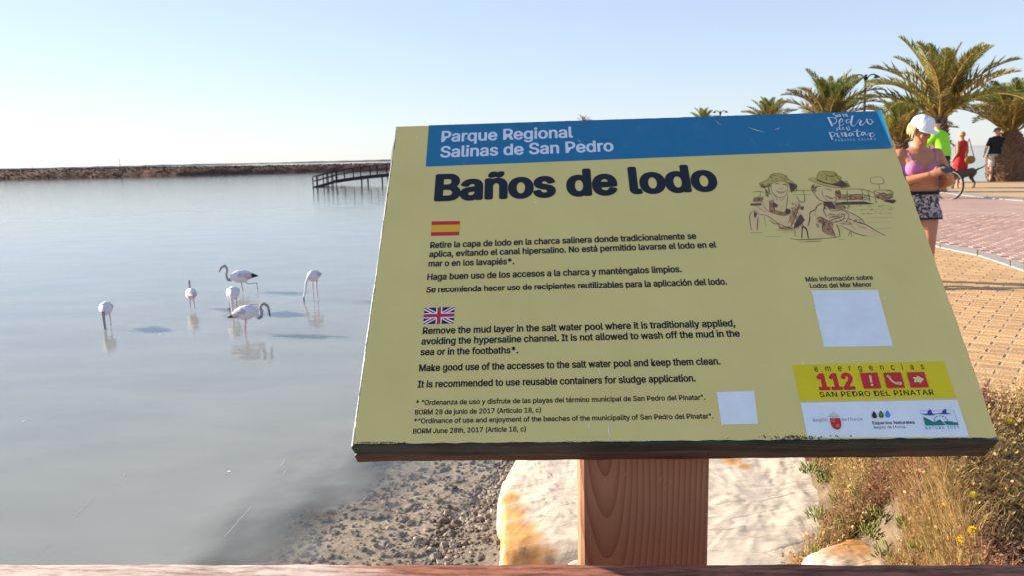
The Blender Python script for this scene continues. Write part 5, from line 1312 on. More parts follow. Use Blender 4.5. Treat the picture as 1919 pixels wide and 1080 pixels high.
def head_(b, c, yaw, pitch, s=1.0):
    """skull, jaw, nose, brow, lips, ears; faces -Y before turning"""
    M = Matrix.Rotation(yaw, 3, 'Z') @ Matrix.Rotation(pitch, 3, 'X'); c = Vector(c)
    def P_(x, y, z): return c + M @ (Vector((x, y, z)) * s)
    b.ell(P_(0, .012, .025), (.074 * s, .090 * s, .085 * s), M, 18, 12)
    b.ell(P_(0, -.025, -.035), (.056 * s, .062 * s, .072 * s), M, 16, 10)
    b.ell(P_(0, -.058, -.082), (.024 * s, .022 * s, .02 * s), M, 10, 6)
    b.tube([P_(0, -.076, .012), P_(0, -.094, -.012), P_(0, -.102, -.026), P_(0, -.084, -.036)], [.007 * s, .0095 * s, .0135 * s, .010 * s], 8)
    b.ell(P_(0, -.082, -.058), (.022 * s, .009 * s, .0055 * s), M, 10, 5); b.ell(P_(0, -.080, -.067), (.019 * s, .009 * s, .006 * s), M, 10, 5)
    for s_ in (-1, 1):
        b.ell(P_(s_ * .030, -.074, .024), (.020 * s, .012 * s, .006 * s), M, 10, 5)
        b.ell(P_(s_ * .036, -.060, -.026), (.022 * s, .022 * s, .02 * s), M, 10, 6)
        b.ell(P_(s_ * .076, .012, -.006), (.009 * s, .018 * s, .030 * s), M, 8, 6)
    return P_, M

# --- woman with phone
wf = at(1706, 536); WX, WY = wf.x, wf.y
woman = empty("person", (WX, WY, 0), "woman in white cap, pink bikini top and patterned shorts looking down at her phone", "person")
b = MB()
torso(b, [(.66, -.0, .0, .150, .105), (.71, 0, 0, .172, .120), (.77, 0, 0, .182, .128), (.83, 0, -.005, .172, .125), (.90, 0, -.012, .158, .122), (.97, 0, -.01, .160, .118), (1.04, 0, -.005, .165, .118), (1.10, 0, 0, .172, .112), (1.155, 0, .005, .170, .092), (1.19, 0, .008, .125, .068), (1.215, 0, .005, .070, .055)])
for s_ in (-1, 1):
    b.ell((s_ * .075, -.098, 1.035), (.072, .060, .066), None, 14, 9)                           # bust
    limb(b, [(s_ * .165, .01, 1.145), (s_ * .212, .005, 1.06), (s_ * .228, -.005, .96), (s_ * .222, -.01, .895)], [.052, .052, .045, .042])
    b.ell((s_ * .155, .01, 1.150), (.065, .062, .058), None, 12, 8)
b.ell((0, -.075, .86), (.115, .055, .085), None, 14, 9)                                          # soft belly
hl, hr = Vector((.035, -.285, 1.005)), Vector((.108, -.280, .99))
limb(b, [(-.222, -.01, .895), (-.155, -.13, .935), (-.025, -.24, .985)], [.042, .040, .026])
limb(b, [(.222, -.01, .895), (.215, -.13, .925), (.155, -.235, .970)], [.042, .040, .026])
hand(b, (-.025, -.24, .985), (.030, -.272, 1.005), (.85, -.25, .35), (.1, -.75, .6), 1, 1.0, .95)
hand(b, (.155, -.235, .970), (.120, -.278, .992), (-.62, -.25, .62), (.1, -.75, .5), -1, 1.0, .95)
b.tube([(0, .0, 1.19), (0, -.012, 1.24), (0, -.03, 1.29)], [.060, .054, .056], 14)
HP, HM = head_(b, (-.012, -.052, 1.355), radians(22), radians(24), .98)
# legs: right one forward
for s_, ky, fy in ((-1, .10, .24), (1, -.10, -.14)):
    b.tube([(s_ * .085, 0, .70), (s_ * .090, ky * .5, .56), (s_ * .080, ky, .42), (s_ * .078, (ky + fy) / 2 + .02, .27), (s_ * .072, fy, .09), (s_ * .072, fy, .06)], [(.098, .105), (.086, .09), (.060, .062), (.056, .060), (.037, .040), (.040, .044)], 14)
    b.ell((s_ * .072, fy - .05, .035), (.042, .105, .032), None, 12, 7)
body = remeshed(b, .0075, 3, .5); body.materials.append(m_skin); wbody = link("body", body, woman)
m_pinkt = mat("pink_swim_fabric", (.46, .15, .33), .7, var=.12, scale=20)
def top_pred(v):
    if v.y > .11: return False
    if .985 < v.z < 1.075 and v.y < -.02 and abs(v.x) < .165 and v.y > -.2:
        return v.z < 1.075 - max(0, .045 - abs(abs(v.x) - .085)) * .0 - (.05 if abs(v.x) < .02 else 0)
    if .985 < v.z < 1.015 and abs(v.x) < .19 and v.y > -.17: return True
    if v.z >= 1.07 and abs(abs(v.x) - (.095 + (v.z - 1.07) * .25)) < .011 and v.z < 1.24 and v.y > -.2 and abs(v.x) < .15: return True
    return False
garment("bikini_top", body, lambda v: top_pred(v) and not (v.y < -.165), .004, m_pinkt, woman)
m_short = bpy.data.materials.new("patterned_shorts"); m_short.use_nodes = True
t = m_short.node_tree; n = t.nodes; L = t.links; bs = n["Principled BSDF"]; bs.inputs["Roughness"].default_value = .85
tc = n.new("ShaderNodeTexCoord"); vo = n.new("ShaderNodeTexNoise"); vo.inputs["Scale"].default_value = 24; vo.inputs["Detail"].default_value = 5; vo.inputs["Distortion"].default_value = 1.6; L.new(tc.outputs["Object"], vo.inputs["Vector"])
rp = n.new("ShaderNodeValToRGB"); L.new(vo.outputs["Fac"], rp.inputs[0]); rp.color_ramp.interpolation = 'LINEAR'
rp.color_ramp.elements[0].position = .44; rp.color_ramp.elements[0].color = (.02, .022, .05, 1); rp.color_ramp.elements[1].position = .56; rp.color_ramp.elements[1].color = (.42, .38, .37, 1); e = rp.color_ramp.elements.new(.50); e.color = (.12, .11, .16, 1)
L.new(rp.outputs[0], bs.inputs["Base Color"])
m_blackf = mat("black_fabric", (.012, .012, .016), .85)
garment("shorts", body, lambda v: .605 < v.z < .825 and abs(v.x) < .2, lambda v: .010 + .022 * sstep(.74, .62, v.z) + .004 * sin(v.x * 90), m_short, woman)
garment("waistband", body, lambda v: .812 < v.z < .85 and abs(v.x) < .2, .013, m_blackf, woman)
garment("shorts_hem", body, lambda v: .592 < v.z < .612 and abs(v.x) < .2, .034, m_blackf, woman)
def cap_hat(P_, M, root, m, s=1.0, brim=True, name="cap"):
    b = MB(); rings = []
    for i in range(9):
        th = (pi / 2) * i / 8; b_ = []
        for k in range(24):
            a_ = 2 * pi * k / 24; r = sin(th) ** .8
            rings.append(P_(.086 * r * cos(a_), .012 + .102 * r * sin(a_), .052 + .078 * cos(th) + .004 * sin(a_ * 6)))
    for k in range(24): a_ = 2 * pi * k / 24; rings.append(P_(.088 * cos(a_), .012 + .104 * sin(a_), .028))
    b.add(rings, [(i * 24 + k, (i + 1) * 24 + k, (i + 1) * 24 + (k + 1) % 24, i * 24 + (k + 1) % 24) for i in range(9) for k in range(24)])
    cp = b.build(name, m, root, True)
    if brim:
        b = MB(); vs = []
        for i in range(15):
            a_ = -pi * .86 + pi * .72 * i / 14 
            for r, dz in ((.0, 0), (.055, -.010)):
                vs.append(P_((.086 + r * .35) * cos(a_), .012 + (.100 + r) * sin(a_), .034 + dz)); 
        o_ = len(vs); vs2 = [v - M @ Vector((0, 0, .004)) for v in vs]
        b.add(vs + vs2, [(2 * i, 2 * i + 2, 2 * i + 3, 2 * i + 1) for i in range(14)] + [(o_ + 2 * i, o_ + 2 * i + 1, o_ + 2 * i + 3, o_ + 2 * i + 2) for i in range(14)] + [(2 * i + 1, 2 * i + 3, o_ + 2 * i + 3, o_ + 2 * i + 1) for i in range(14)])
        b.build("brim", m, cp, True)
    return cp
m_cap = mat("white_cap_cotton", (.78, .79, .82), .85, var=.03, bump=.2, bscale=60)
cap_hat(HP, HM, woman, m_cap, name="white_cap")
m_hair = mat("blond_hair", (.52, .38, .20), .6, var=.25, scale=60, stretch=(1, 1, .3))
b = MB()
for i in range(150):
    a_ = random.uniform(-.25, pi + .25); x, y = .084 * cos(a_), .012 + .096 * sin(a_)
    z0_ = random.uniform(.0, .045); p0 = HP(x, y, z0_); p1 = HP(x * 1.10, y * 1.10 + .004, z0_ - .03); p2 = HP(x * 1.02 + random.uniform(-.01, .01), y * 1.04 + random.uniform(-.01, .01), z0_ - random.uniform(.045, .075))
    b.tube([p0, p1, p2], [.006, .006, .0015], 4, cap=False)
h_ = b.build("hair", m_hair, woman, True); h_["kind"] = "stuff"
b = MB(); m_gl = mat("dark_glasses_frame", (.03, .02, .02), .3)
for s_ in (-1, 1):
    b.tube([HP(s_ * .030 + .021 * cos(k * pi / 6), -.090, .004 + .016 * sin(k * pi / 6)) for k in range(13)], .0018, 4, cap=False)
    b.tube([HP(s_ * .052, -.088, .010), HP(s_ * .076, -.03, .008), HP(s_ * .080, .01, .004)], .0018, 4)
b.tube([HP(-.010, -.092, .008), HP(.010, -.092, .008)], .0016, 4)
g_ = b.build("glasses", m_gl, woman)
phone = None
M_ph = Matrix.Rotation(radians(-12), 3, 'Y') @ Matrix.Rotation(radians(-66), 3, 'X')
b = MB(); b.box((0, 0, 0), (.072, .0085, .148), M_ph); m_phone = mat("black_phone", (.01, .01, .012), .25, spec=.5)
ph = b.build("mobile_phone", m_phone, loc=(WX + .080, WY - .275, 1.035)); bv = ph.modifiers.new("bevel", 'BEVEL'); bv.width = .004; bv.segments = 2
tag(ph, "black mobile phone held in both hands of the woman in the white cap", "phone")
b = MB(); b.box((0, .0048, .0), (.064, .0006, .136)); 
scr = MB(); scr.add([tuple(M_ph @ Vector(v)) for v in b.v], b.f); scr.build("screen", mat("phone_screen", (.03, .035, .05), .1, spec=.6), ph)

def figure(name, px, py, label, H_=1.72, yaw=0, build=1.0, arms=None, legs=None, headyaw=0, headpitch=0, skin=None, female=False, vox=.014):
    """standing figure facing -Y before turning; arms/legs give joint positions"""
    p = at(px, py); root = empty("person", (p.x, p.y, 0), label, "person", rz=yaw)
    k = H_ / 1.72; b = MB(); w_ = build
    torso(b, [(z * k, x, y * k, rx * w_ * k, ry * w_ * k) for z, x, y, rx, ry in
              [(.80, 0, 0, .150, .105), (.90, 0, 0, .172, .125), (.98, 0, 0, .165, .125), (1.08, 0, -.01, .155, .120), (1.18, 0, -.005, .162, .118), (1.28, 0, 0, .175, .118), (1.37, 0, .005, .185, .100), (1.42, 0, .008, .135, .075), (1.46, 0, .005, .075, .06)]])
    sk = arms or {}
    for s_ in (-1, 1):
        el, wr = (sk.get(s_) or ((s_ * .255, .02, 1.10), (s_ * .255, -.06, .86)))
        sh = (s_ * .185, .005, 1.375)
        P3 = [Vector(v) * k for v in (sh, el, wr)]
        limb(b, [P3[0], P3[0].lerp(P3[1], .5), P3[1]], [.054 * k, .050 * k, .042 * k]); limb(b, [P3[1], P3[1].lerp(P3[2], .4), P3[2]], [.042 * k, .040 * k, .027 * k])
        d = (P3[2] - P3[1]).normalized(); hand(b, P3[2], P3[2] + d * .055 * k, d, (-s_, .2, .0), s_, 1.15 * k, .45)
        kn, an = (legs or {}).get(s_) or ((s_ * .095, -.01, .50), (s_ * .10, .01, .09))
        hp = Vector((s_ * .09, 0, .84)) * k; kn = Vector(kn) * k; an = Vector(an) * k
        b.tube([hp, hp.lerp(kn, .5), kn, kn.lerp(an, .35) + Vector((0, .015, 0)), an], [(.098 * k, .10 * k), (.080 * k, .085 * k), .058 * k, .056 * k, .037 * k], 12)
        b.ell(an + Vector((0, -.05, -.045)) * k, (.043 * k, .12 * k, .04 * k), None, 10, 6)
    b.tube([(0, .005 * k, 1.42 * k), (0, -.01 * k, 1.50 * k), (0, -.015 * k, 1.56 * k)], [.062 * k, .057 * k, .058 * k], 12)
    HPp, HMm = head_(b, (0, -.02 * k, 1.60 * k), headyaw, headpitch, 1.04 * k)
    me = remeshed(b, vox, 2, .5); me.materials.append(skin or m_skin2); link("body", me, root)
    return root, me, HPp, HMm, k
m_blk = mat("black_tshirt", (.012, .016, .020), .85, var=.2, scale=6); m_beige = mat("beige_shorts", (.46, .38, .33), .85, var=.12, scale=12)
m_shoe = mat("dark_shoes", (.015, .015, .02), .6)
# man seen from behind
man, me, P_, M_, k = figure("person", 1862, 340.5, "man in black t-shirt, beige shorts and grey cap seen from behind beside the stout palm", 1.76, radians(172), 1.18,
    arms={1: ((.30, .03, 1.12), (.30, -.10, .90)), -1: ((-.28, .04, 1.12), (-.26, -.12, .90))}, legs={-1: ((-.09, -.02, .48), (-.10, -.06, .09)), 1: ((.10, .02, .48), (.13, .05, .09))}, headyaw=radians(38), headpitch=radians(8))
garment("tshirt", me, lambda v: .90 * k < v.z < 1.47 * k and (abs(v.x) < .21 * k or v.z > 1.16 * k) and (v.y > -.3), lambda v: .014 + .022 * sstep(1.15, .92, v.z), m_blk, man)
garment("shorts", me, lambda v: .50 * k < v.z < .93 * k and abs(v.x) < .205 * k, lambda v: .014 + .035 * sstep(.85, .52, v.z), m_beige, man)
garment("shoe", me, lambda v: v.z < .085 * k, .008, m_shoe, man)
cap_hat(P_, M_, man, mat("grey_cap", (.13, .12, .13), .85), name="cap")
# woman in red
m_redf = mat("red_dress_fabric", (.52, .025, .03), .8, var=.15, scale=8)
wr_, me, P_, M_, k = figure("person", 1797, 353, "woman with short blond hair in a sleeveless red dress holding a dog lead", 1.62, radians(205), 1.12,
    arms={1: ((.235, .05, 1.10), (.22, -.10, .88)), -1: ((-.24, .02, 1.10), (-.25, -.12, .88))}, headyaw=radians(-60), headpitch=0, skin=m_skin)
garment("red_dress", me, lambda v: .60 * k < v.z < 1.44 * k and abs(v.x) < (.205 if v.z < 1.30 * k else .165) * k and not (abs(v.x) > .07 and v.z > 1.42 * k), lambda v: .014 + .05 * sstep(1.0, .62, v.z), m_redf, wr_)
b = MB()
for i in range(160):
    a_ = random.uniform(-.5, pi + .5); e_ = random.uniform(0, 1); x, y, z = .080 * cos(a_) * cos(e_), .014 + .095 * sin(a_) * cos(e_), .03 + .085 * sin(e_)
    b.tube([P_(x, y, z), P_(x * 1.12, y * 1.12, z), P_(x * 1.08, y * 1.08, z - .05)], [.012, .011, .003], 4, cap=False)
b.build("hair", m_hair, wr_, True)["kind"] = "stuff"
bagp = at(1806, 353); m_bag = mat("tan_bag_leather", (.26, .12, .04), .6, var=.15)
bag = empty("handbag", (bagp.x - .02, bagp.y - .25, .82), "small tan shoulder bag hanging at the hip of the woman in red", "bag")
b = MB(); b.ell((0, 0, 0), (.155, .05, .115), None, 14, 9); bb_ = b.build("bag_body", m_bag, bag, True)
b = MB(); b.tube([(-.12, .02, .07), (-.05, .12, .35), (.02, .16, .60)], .012, 5); b.tube([(.12, .02, .07), (.08, .12, .35), (.02, .16, .60)], .012, 5); b.build("strap", m_bag, bag, True)

# dog
m_dog = mat("brown_dog_coat", (.055, .035, .028), .85, scale=4, col2=(.13, .085, .06)); dp = at(1797, 353)
dog = empty("dog", (dp.x, dp.y - .15, 0), "brown and black dog with raised tail standing at the feet of the woman in red", "dog")
b = MB()
b.tube([(-.40, 0, .46), (-.28, 0, .43), (-.10, 0, .42), (.12, 0, .45), (.32, 0, .47), (.42, 0, .46)], [(.09, .12), (.125, .165), (.115, .15), (.095, .115), (.10, .125), (.06, .08)], 16, up=(0, 0, 1))
b.tube([(-.36, 0, .50), (-.50, 0, .60), (-.58, 0, .66)], [(.08, .10), .075, .07], 12)
b.ell((-.62, 0, .68), (.10, .08, .08), None, 12, 8); b.tube([(-.66, 0, .66), (-.78, 0, .62), (-.82, 0, .61)], [(.05, .05), (.035, .035), .025], 10)
for s_ in (-1, 1):
    b.tube([(-.60, s_ * .055, .74), (-.585, s_ * .085, .72), (-.60, s_ * .10, .65)], [.03, .028, .012], 7)
    x_ = -.30 + s_ * .05; b.tube([(x_, s_ * .07, .42), (x_ + .03, s_ * .08, .28), (x_ - .01, s_ * .08, .14), (x_ - .005, s_ * .08, .03)], [.065, .038, .027, .024], 9); b.ell((x_ - .03, s_ * .08, .022), (.045, .028, .022), None, 8, 5)
    x_ = .34 + s_ * .06; b.tube([(x_, s_ * .06, .44), (x_ - .06, s_ * .075, .30), (x_ + .07, s_ * .075, .17), (x_ + .05, s_ * .075, .03)], [.085, .052, .027, .023], 9); b.ell((x_ + .02, s_ * .075, .022), (.045, .027, .022), None, 8, 5)
b.tube([(.40, 0, .50), (.52, 0, .56), (.66, 0, .60), (.76, 0, .68)], [.035, .026, .02, .012], 8)
me = remeshed(b, .013, 3, .5); me.materials.append(m_dog); link("body", me, dog, (0, 0, 0))
b = MB(); b.tube([(-.44 + .0, .10 * cos(a_ * pi / 8), .55 + .10 * sin(a_ * pi / 8)) for a_ in range(17)], .012, 6, cap=False); b.build("collar", mat("blue_collar", (.05, .09, .2), .7), dog)
dog.rotation_euler = (0, 0, radians(12))
b = MB(); b.tube([(dp.x - .42, dp.y - .2, .62), (dp.x - .2, dp.y - .1, .68), (dp.x - .02, dp.y - .1, .80)], .007, 5); tag(b.build("dog_lead", m_blackf), "thin dark lead from the dog's collar to the hand of the woman in red", "lead")

# cyclist and bicycle
bp_ = at(1777, 374.5); m_tyre = mat("tyre_rubber", (.012, .012, .012), .9); m_fr = mat("bicycle_frame_paint", (.03, .03, .035), .35); m_rim = mat("alloy_rim", (.22, .22, .22), .45, metal=.5)
BYAW = radians(118)                          # heading away and to the left
bike = empty("bicycle", (bp_.x, bp_.y, 0), "bicycle standing behind the woman in the white cap, its rear wheel showing", "bicycle", rz=BYAW)
WR = .335
def wheel(x):
    b = MB(); b.tube([(x + WR * cos(a_ * pi / 16), 0, WR + WR * sin(a_ * pi / 16)) for a_ in range(33)], .019, 7, cap=False); w_ = b.build("wheel", m_tyre, bike, True)
    b = MB(); b.tube([(x + (WR - .024) * cos(a_ * pi / 16), 0, WR + (WR - .024) * sin(a_ * pi / 16)) for a_ in range(33)], .009, 6, cap=False); b.build("rim", m_rim, w_, True)
    b = MB()
    for i in range(28):
        a_ = i * 2 * pi / 28; b.tube([(x + .02 * cos(a_ + 1.2), .02 * (1 if i % 2 else -1), WR + .02 * sin(a_ + 1.2)), (x + (WR - .03) * cos(a_), 0, WR + (WR - .03) * sin(a_))], .0016, 3, cap=False)
    sp_ = b.build("spokes", m_rim, w_); sp_["kind"] = "stuff"
    b = MB(); b.tube([(x, -.05, WR), (x, .05, WR)], .018, 8); b.build("hub", m_rim, w_)
wheel(0.0); wheel(1.04)
b = MB()
for p, q, r in (((0, .0, WR), (.42, 0, .29), .012), ((.42, 0, .29), (.30, 0, .82), .016), ((.33, 0, .72), (.90, 0, .78), .016), ((.42, 0, .29), (.92, 0, .68), .018), ((0, 0, WR), (.33, 0, .72), .010), ((.89, 0, .86), (.94, 0, .64), .018), ((.94, .0, .64), (1.04, 0, WR), .014)):
    b.tube([p, q], r, 8)
b.build("frame", m_fr, bike)
b = MB(); b.tube([(.78, -.29, .98), (.88, -.16, 1.0), (.89, 0, .97), (.88, .16, 1.0), (.78, .29, .98)], .013, 7); b.tube([(.89, 0, .86), (.89, 0, .98)], .014, 7); b.build("handlebar", m_fr, bike, True)
b = MB(); b.tube([(.12, 0, .86), (.20, 0, .88), (.30, 0, .87), (.40, 0, .86)], [(.06, .02), (.075, .03), (.05, .025), (.02, .015)], 10, up=(0, 0, 1)); b.tube([(.30, 0, .80), (.27, 0, .86)], .013, 6); b.build("saddle", m_fr, bike, True)
b = MB(); b.tube([(.42, -.06, .29), (.42, .06, .29)], .09, 14); b.tube([(.42, .08, .29), (.42, .09, .13), (.42, .16, .13)], .010, 6); b.tube([(.42, -.08, .29), (.42, -.09, .45), (.42, -.16, .45)], .010, 6); b.build("crank", m_rim, bike)
b = MB(); b.box((-.16, 0, .70), (.03, .05, .05)); b.build("rear_light", mat("red_reflector", (.5, .02, .02), .3), bike)
m_neon = mat("neon_green_shirt", (.28, .72, .03), .7, var=.05, scale=6)
rider = empty("person", (bp_.x, bp_.y, 0), "cyclist in neon green shirt, mostly hidden behind the woman in the white cap", "person", rz=BYAW)
b = MB()   # local x forward
b.tube([(.20, 0, .94), (.20, 0, 1.06), (.22, 0, 1.22), (.27, 0, 1.38), (.32, 0, 1.49), (.35, 0, 1.56)], [(.165, .13), (.17, .13), (.165, .125), (.19, .125), (.17, .10), (.07, .06)], 18, up=(1, 0, 0))
for s_ in (-1, 1):
    limb(b, [(.31, s_ * .19, 1.46), (.46, s_ * .24, 1.27), (.54, s_ * .25, 1.17)], [.055, .046, .042]); limb(b, [(.54, s_ * .25, 1.17), (.77, s_ * .27, 1.02)], [.040, .028])
    hand(b, (.77, s_ * .27, 1.02), (.80, s_ * .275, 1.005), (1, 0, -.2), (0, 0, 1), s_, 1.1, 1.0)
    kx, kz = ((.60, .50), (.64, .68))[s_ > 0]
    ax_, az_ = ((.40, .13), (.42, .46))[s_ > 0]
    b.tube([(.22, s_ * .09, .94), ((.24 + kx) / 2, s_ * .11, (.92 + kz) / 2 + .02), (kx, s_ * .11, kz), ((kx + ax_) / 2 - .02, s_ * .115, (kz + az_) / 2), (ax_, s_ * .12, az_)], [.10, .085, .058, .055, .036], 12); b.ell((ax_ + .06, s_ * .12, az_ - .03), (.125, .043, .04), None, 10, 6)
b.tube([(.35, 0, 1.54), (.38, 0, 1.62), (.39, 0, 1.66)], [.06, .055, .056], 12)
HPp, HMm = head_(b, (.40, 0, 1.70), radians(90), radians(5), 1.0)
me = remeshed(b, .014, 2, .5); me.materials.append(m_skin2); link("body", me, rider)
garment("neon_shirt", me, lambda v: v.x < .50 and 1.0 < v.z < 1.57, .022, m_neon, rider)
garment("black_shorts", me, lambda v: .62 < v.z <= 1.01 and v.x < .56, .014, m_blackf, rider)
cap_hat(HPp, HMm, rider, mat("black_helmet", (.015, .015, .02), .4), brim=False, name="helmet")

# ---------------------------------------------------------------- flamingos
m_fl = mat("flamingo_plumage", (.66, .62, .66), .8, var=.05, scale=14, bump=.3, bscale=40)
m_fneck = mat("flamingo_grey_neck", (.28, .26, .29), .8, var=.15, scale=20); m_fwing = mat("flamingo_wing", (.40, .37, .46), .8, scale=16, col2=(.62, .46, .50)); m_fpink = mat("flamingo_pink_edge", (.55, .22, .25), .8)
m_fblk = mat("black_feather", (.012, .012, .014), .7); m_leg = mat("flamingo_leg", (.42, .24, .26), .6)
def flamingo(px, py, yaw, s, label, neck, legs=((-.02, .055), (.03, -.055)), legh=.62, neck_mat=None, bill=(-.1, -.12), pitch=0.0, lifted=None, black_tail=True):
    """local x = heading; neck is a list of points from the breast to the head"""
    p = at(px, py, WATER); root = empty("flamingo", (p.x, p.y, WATER), label, "flamingo", "flamingos wading in the pond", rz=yaw)
    b = MB(); z = legh
    ca, sa = cos(pitch), sin(pitch)
    def T(x, y, zz): return Vector((x * ca - zz * sa, y, x * sa + zz * ca + z)) * s
    pr_ = [(-.34, .01, .02, .02), (-.27, .015, .055, .05), (-.17, .02, .11, .115), (-.04, .01, .15, .165), (.10, .0, .155, .175), (.20, .01, .13, .15), (.27, .03, .07, .085), (.31, .05, .04, .045)]
    b.tube([T(x, 0, zz) for x, zz, a_, c_ in pr_], [(a_ * s, c_ * s) for x, zz, a_, c_ in pr_], 16, up=(0, 0, 1))
    npts = [Vector((x, y, zz + z)) * s for x, y, zz in neck]; nr = [.060, .044] + [.034] * (len(npts) - 3) + [.030]
    q = []                                       # smooth the neck curve
    rr = []
    for i in range(len(npts) - 1):
        p0, p1, p2, p3 = npts[max(i - 1, 0)], npts[i], npts[i + 1], npts[min(i + 2, len(npts) - 1)]
        for k in range(5):
            t_ = k / 5; q.append(.5 * ((2 * p1) + (p2 - p0) * t_ + (2 * p0 - 5 * p1 + 4 * p2 - p3) * t_ * t_ + (3 * p1 - p0 - 3 * p2 + p3) * t_ ** 3)); rr.append((nr[i] * (1 - t_) + nr[i + 1] * t_) * s)
    q.append(npts[-1]); rr.append(nr[-1] * s)
    b.tube(q, rr, 10)
    hd_ = npts[-1]; b.ell(hd_, (.045 * s, .033 * s, .036 * s), None, 10, 7)
    me = remeshed(b, .011 * s, 2, .5); me.materials.append(m_fl); me.materials.append(neck_mat or m_fl)
    if neck_mat:
        lim = .30 * s
        for f in me.polygons:
            c_ = f.center
            dmin = min((c_ - v).length for v in q[6:])
            if dmin < .05 * s: f.material_index = 1
    link("body", me, root)
    # bill: thick, kinked downwards, black tip
    d = Vector((bill[0], 0, bill[1])).normalized(); d2 = (d + Vector((-d.z if d.x > 0 else d.z, 0, -abs(d.x))) * .0 + Vector((0, 0, -.6))).normalized()
    b = MB(); b.tube([hd_ + d * .03 * s, hd_ + d * .075 * s, hd_ + (d * .075 + d2 * .05) * s, hd_ + (d * .075 + d2 * .085) * s], [.021 * s, .020 * s, .016 * s, .006 * s], 8); b.build("bill", m_fblk, root, True)
    for sd_ in (-1, 1):   # folded wings
        b = MB(); vs = []; n1, n2 = 12, 7
        for i in range(n1 + 1):
            f = i / n1; x = .20 - .60 * f
            hh = interp([(0, .08), (.25, .13), (.6, .095), (1, .012)], f); yy = interp([(0, .10), (.2, .157), (.5, .14), (.8, .08), (1, .02)], f); zc_ = interp([(0, .02), (.5, .02), (1, .0)], f)
            for k in range(n2 + 1):
                a_ = -1.15 + 2.5 * k / n2; vs.append(T(x, sd_ * yy * cos(a_) * 1.03, zc_ + hh * 1.10 * sin(a_)))
        fs_ = [(i * (n2 + 1) + k, (i + 1) * (n2 + 1) + k, (i + 1) * (n2 + 1) + k + 1, i * (n2 + 1) + k + 1) for i in range(n1) for k in range(n2)]
        if sd_ > 0: fs_ = [f[::-1] for f in fs_]
        b.add(vs, fs_); 
        for fi in range(len(fs_)):
            i_, k_ = divmod(fi, n2)
            b.mi[fi] = 2 if (i_ >= n1 - 3 and black_tail) else (1 if k_ <= 1 else 0)
        b.build("wing", None, root, True, mats=[m_fwing, m_fpink, m_fblk])
    for j, (lx, ly) in enumerate(legs):
        b = MB()
        if lifted == j:
            K = [T(lx, ly, -.10), Vector((lx - .14, ly, z - .22)) * s, Vector((lx - .36, ly, z - .20)) * s, Vector((lx - .38, ly, z - .44)) * s, Vector((lx - .44, ly, z - .48)) * s]
        else: K = [T(lx, ly, -.10), Vector((lx + .012, ly, z * .52)) * s, Vector((lx - .01, ly, .0)) * s, Vector((lx - .01, ly, -.25)) * s]
        b.tube(K, [.024 * s, .013 * s, .010 * s, .010 * s] + ([.014 * s] if lifted == j else []), 7); b.ell(K[1] if lifted != j else K[2], (.017 * s,) * 3, None, 8, 5); b.build("leg", m_leg, root, True)
    return root
# necks (x forward, y side, z above the body centre)
dn = lambda dx, L_: [(.26, 0, .03), (.36, 0, -.02), (.38 + dx, 0, -.22), (.36 + dx, 0, -.42), (.38 + dx, 0, -L_ + .02)]
V = radians
flamingo(203, 612, V(-75), .82, "flamingo farthest left in the pond, neck straight down into the water", dn(.0, .50), legh=.46, bill=(.2, -1), neck_mat=m_fneck)
flamingo(361, 578, V(118), .80, "flamingo seen from behind with head raised, second from the left", [(.24, 0, .05), (.31, 0, .09), (.31, 0, .18), (.28, 0, .27), (.31, 0, .36), (.37, .0, .37)], legh=.40, bill=(1, -.5), neck_mat=m_fneck, black_tail=False)
flamingo(457, 546, V(186), .96, "flamingo highest in the group, facing left with curved neck and one leg lifted", [(.25, 0, .02), (.32, 0, -.08), (.39, 0, -.07), (.42, 0, .06), (.39, 0, .20), (.44, 0, .30), (.52, 0, .27)], legh=.42, bill=(.6, -.8), neck_mat=m_fneck, lifted=1, legs=((.02, .05), (.02, -.05)))
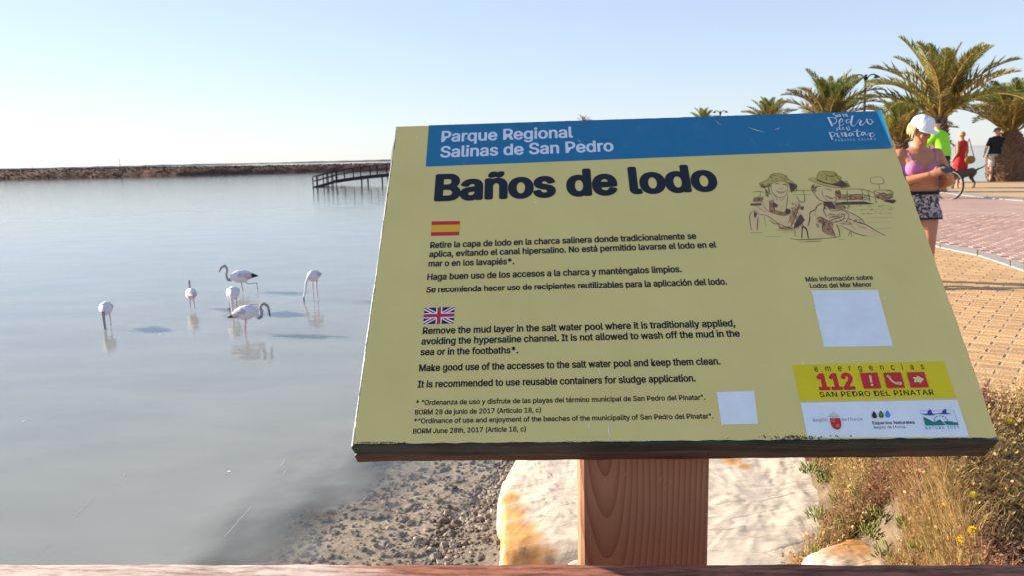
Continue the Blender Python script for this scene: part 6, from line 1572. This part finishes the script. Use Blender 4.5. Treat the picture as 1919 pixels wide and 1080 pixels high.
flamingo(440, 584, V(-78), .92, "white flamingo bending its neck straight down behind the dark tailed one", dn(-.02, .52), legh=.46, bill=(.2, -1))
flamingo(460, 624, V(4), .84, "nearest flamingo, facing right with black tail tip and arched neck", [(.25, 0, .0), (.32, 0, -.12), (.39, 0, -.10), (.41, 0, .02), (.39, 0, .13), (.45, 0, .20), (.54, 0, .15), (.57, 0, .04)], legh=.46, bill=(.15, -1), neck_mat=m_fneck, pitch=.22)
flamingo(592, 560, V(-108), .80, "flamingo farthest right, long legs, neck reaching down to the left", [(.26, 0, .02), (.36, -.0, -.03), (.40, -.06, -.22), (.42, -.08, -.44), (.42, -.14, -.60)], legh=.72, bill=(.1, -1), black_tail=False)

# glints of spider silk, shaped as pale strands lying on the water
m_fs = mat("silk_glint_feather", (.88, .87, .80), .7)
for (x0_, y0_, x1_, y1_, lab) in ((135, 972, 173, 938, "long glint of spider silk, shaped as a pale strand left of the middle of the near water"), (420, 1008, 470, 952, "longest glint of spider silk, shaped as a pale strand near the stony shallows"), (75, 1036, 98, 1020, "short glint of spider silk, shaped as a pale strand in the lower left corner"), (226, 898, 240, 884, "short glint of spider silk, shaped as a pale strand left of the sign, by itself"), (526, 874, 535, 862, "upper of two tiny spider silk glints, shaped as strands by the left corner of the sign"), (530, 890, 538, 880, "lower of two tiny spider silk glints, shaped as strands by the left corner of the sign")):
    p, q = at(x0_, y0_, WATER), at(x1_, y1_, WATER); b = MB(); b.tube([Vector((0, 0, .001)), (q - p) * .5 + Vector((0, 0, .0015)), q - p + Vector((0, 0, .001))], [.0012, .0020, .0010], 6)
    tag(b.build("silk_glint", m_fs, loc=p), lab, "silk glint", "spider silk glints shaped as strands on the pond")
for (x_, y_, r, lab) in ((430, 885, .014, "white feather fleck floating above the long silk glint"), (44, 791, .014, "white feather fleck floating at the left edge of the pond"), (300, 628, .02, "small white feather fleck floating between the left flamingos")):
    p = at(x_, y_, WATER); b = MB(); b.ell((0, 0, .003), (r * 1.6, r, .004), None, 8, 4); tag(b.build("floating_feather", m_fs, loc=p), lab, "feather", "feathers floating on the pond")
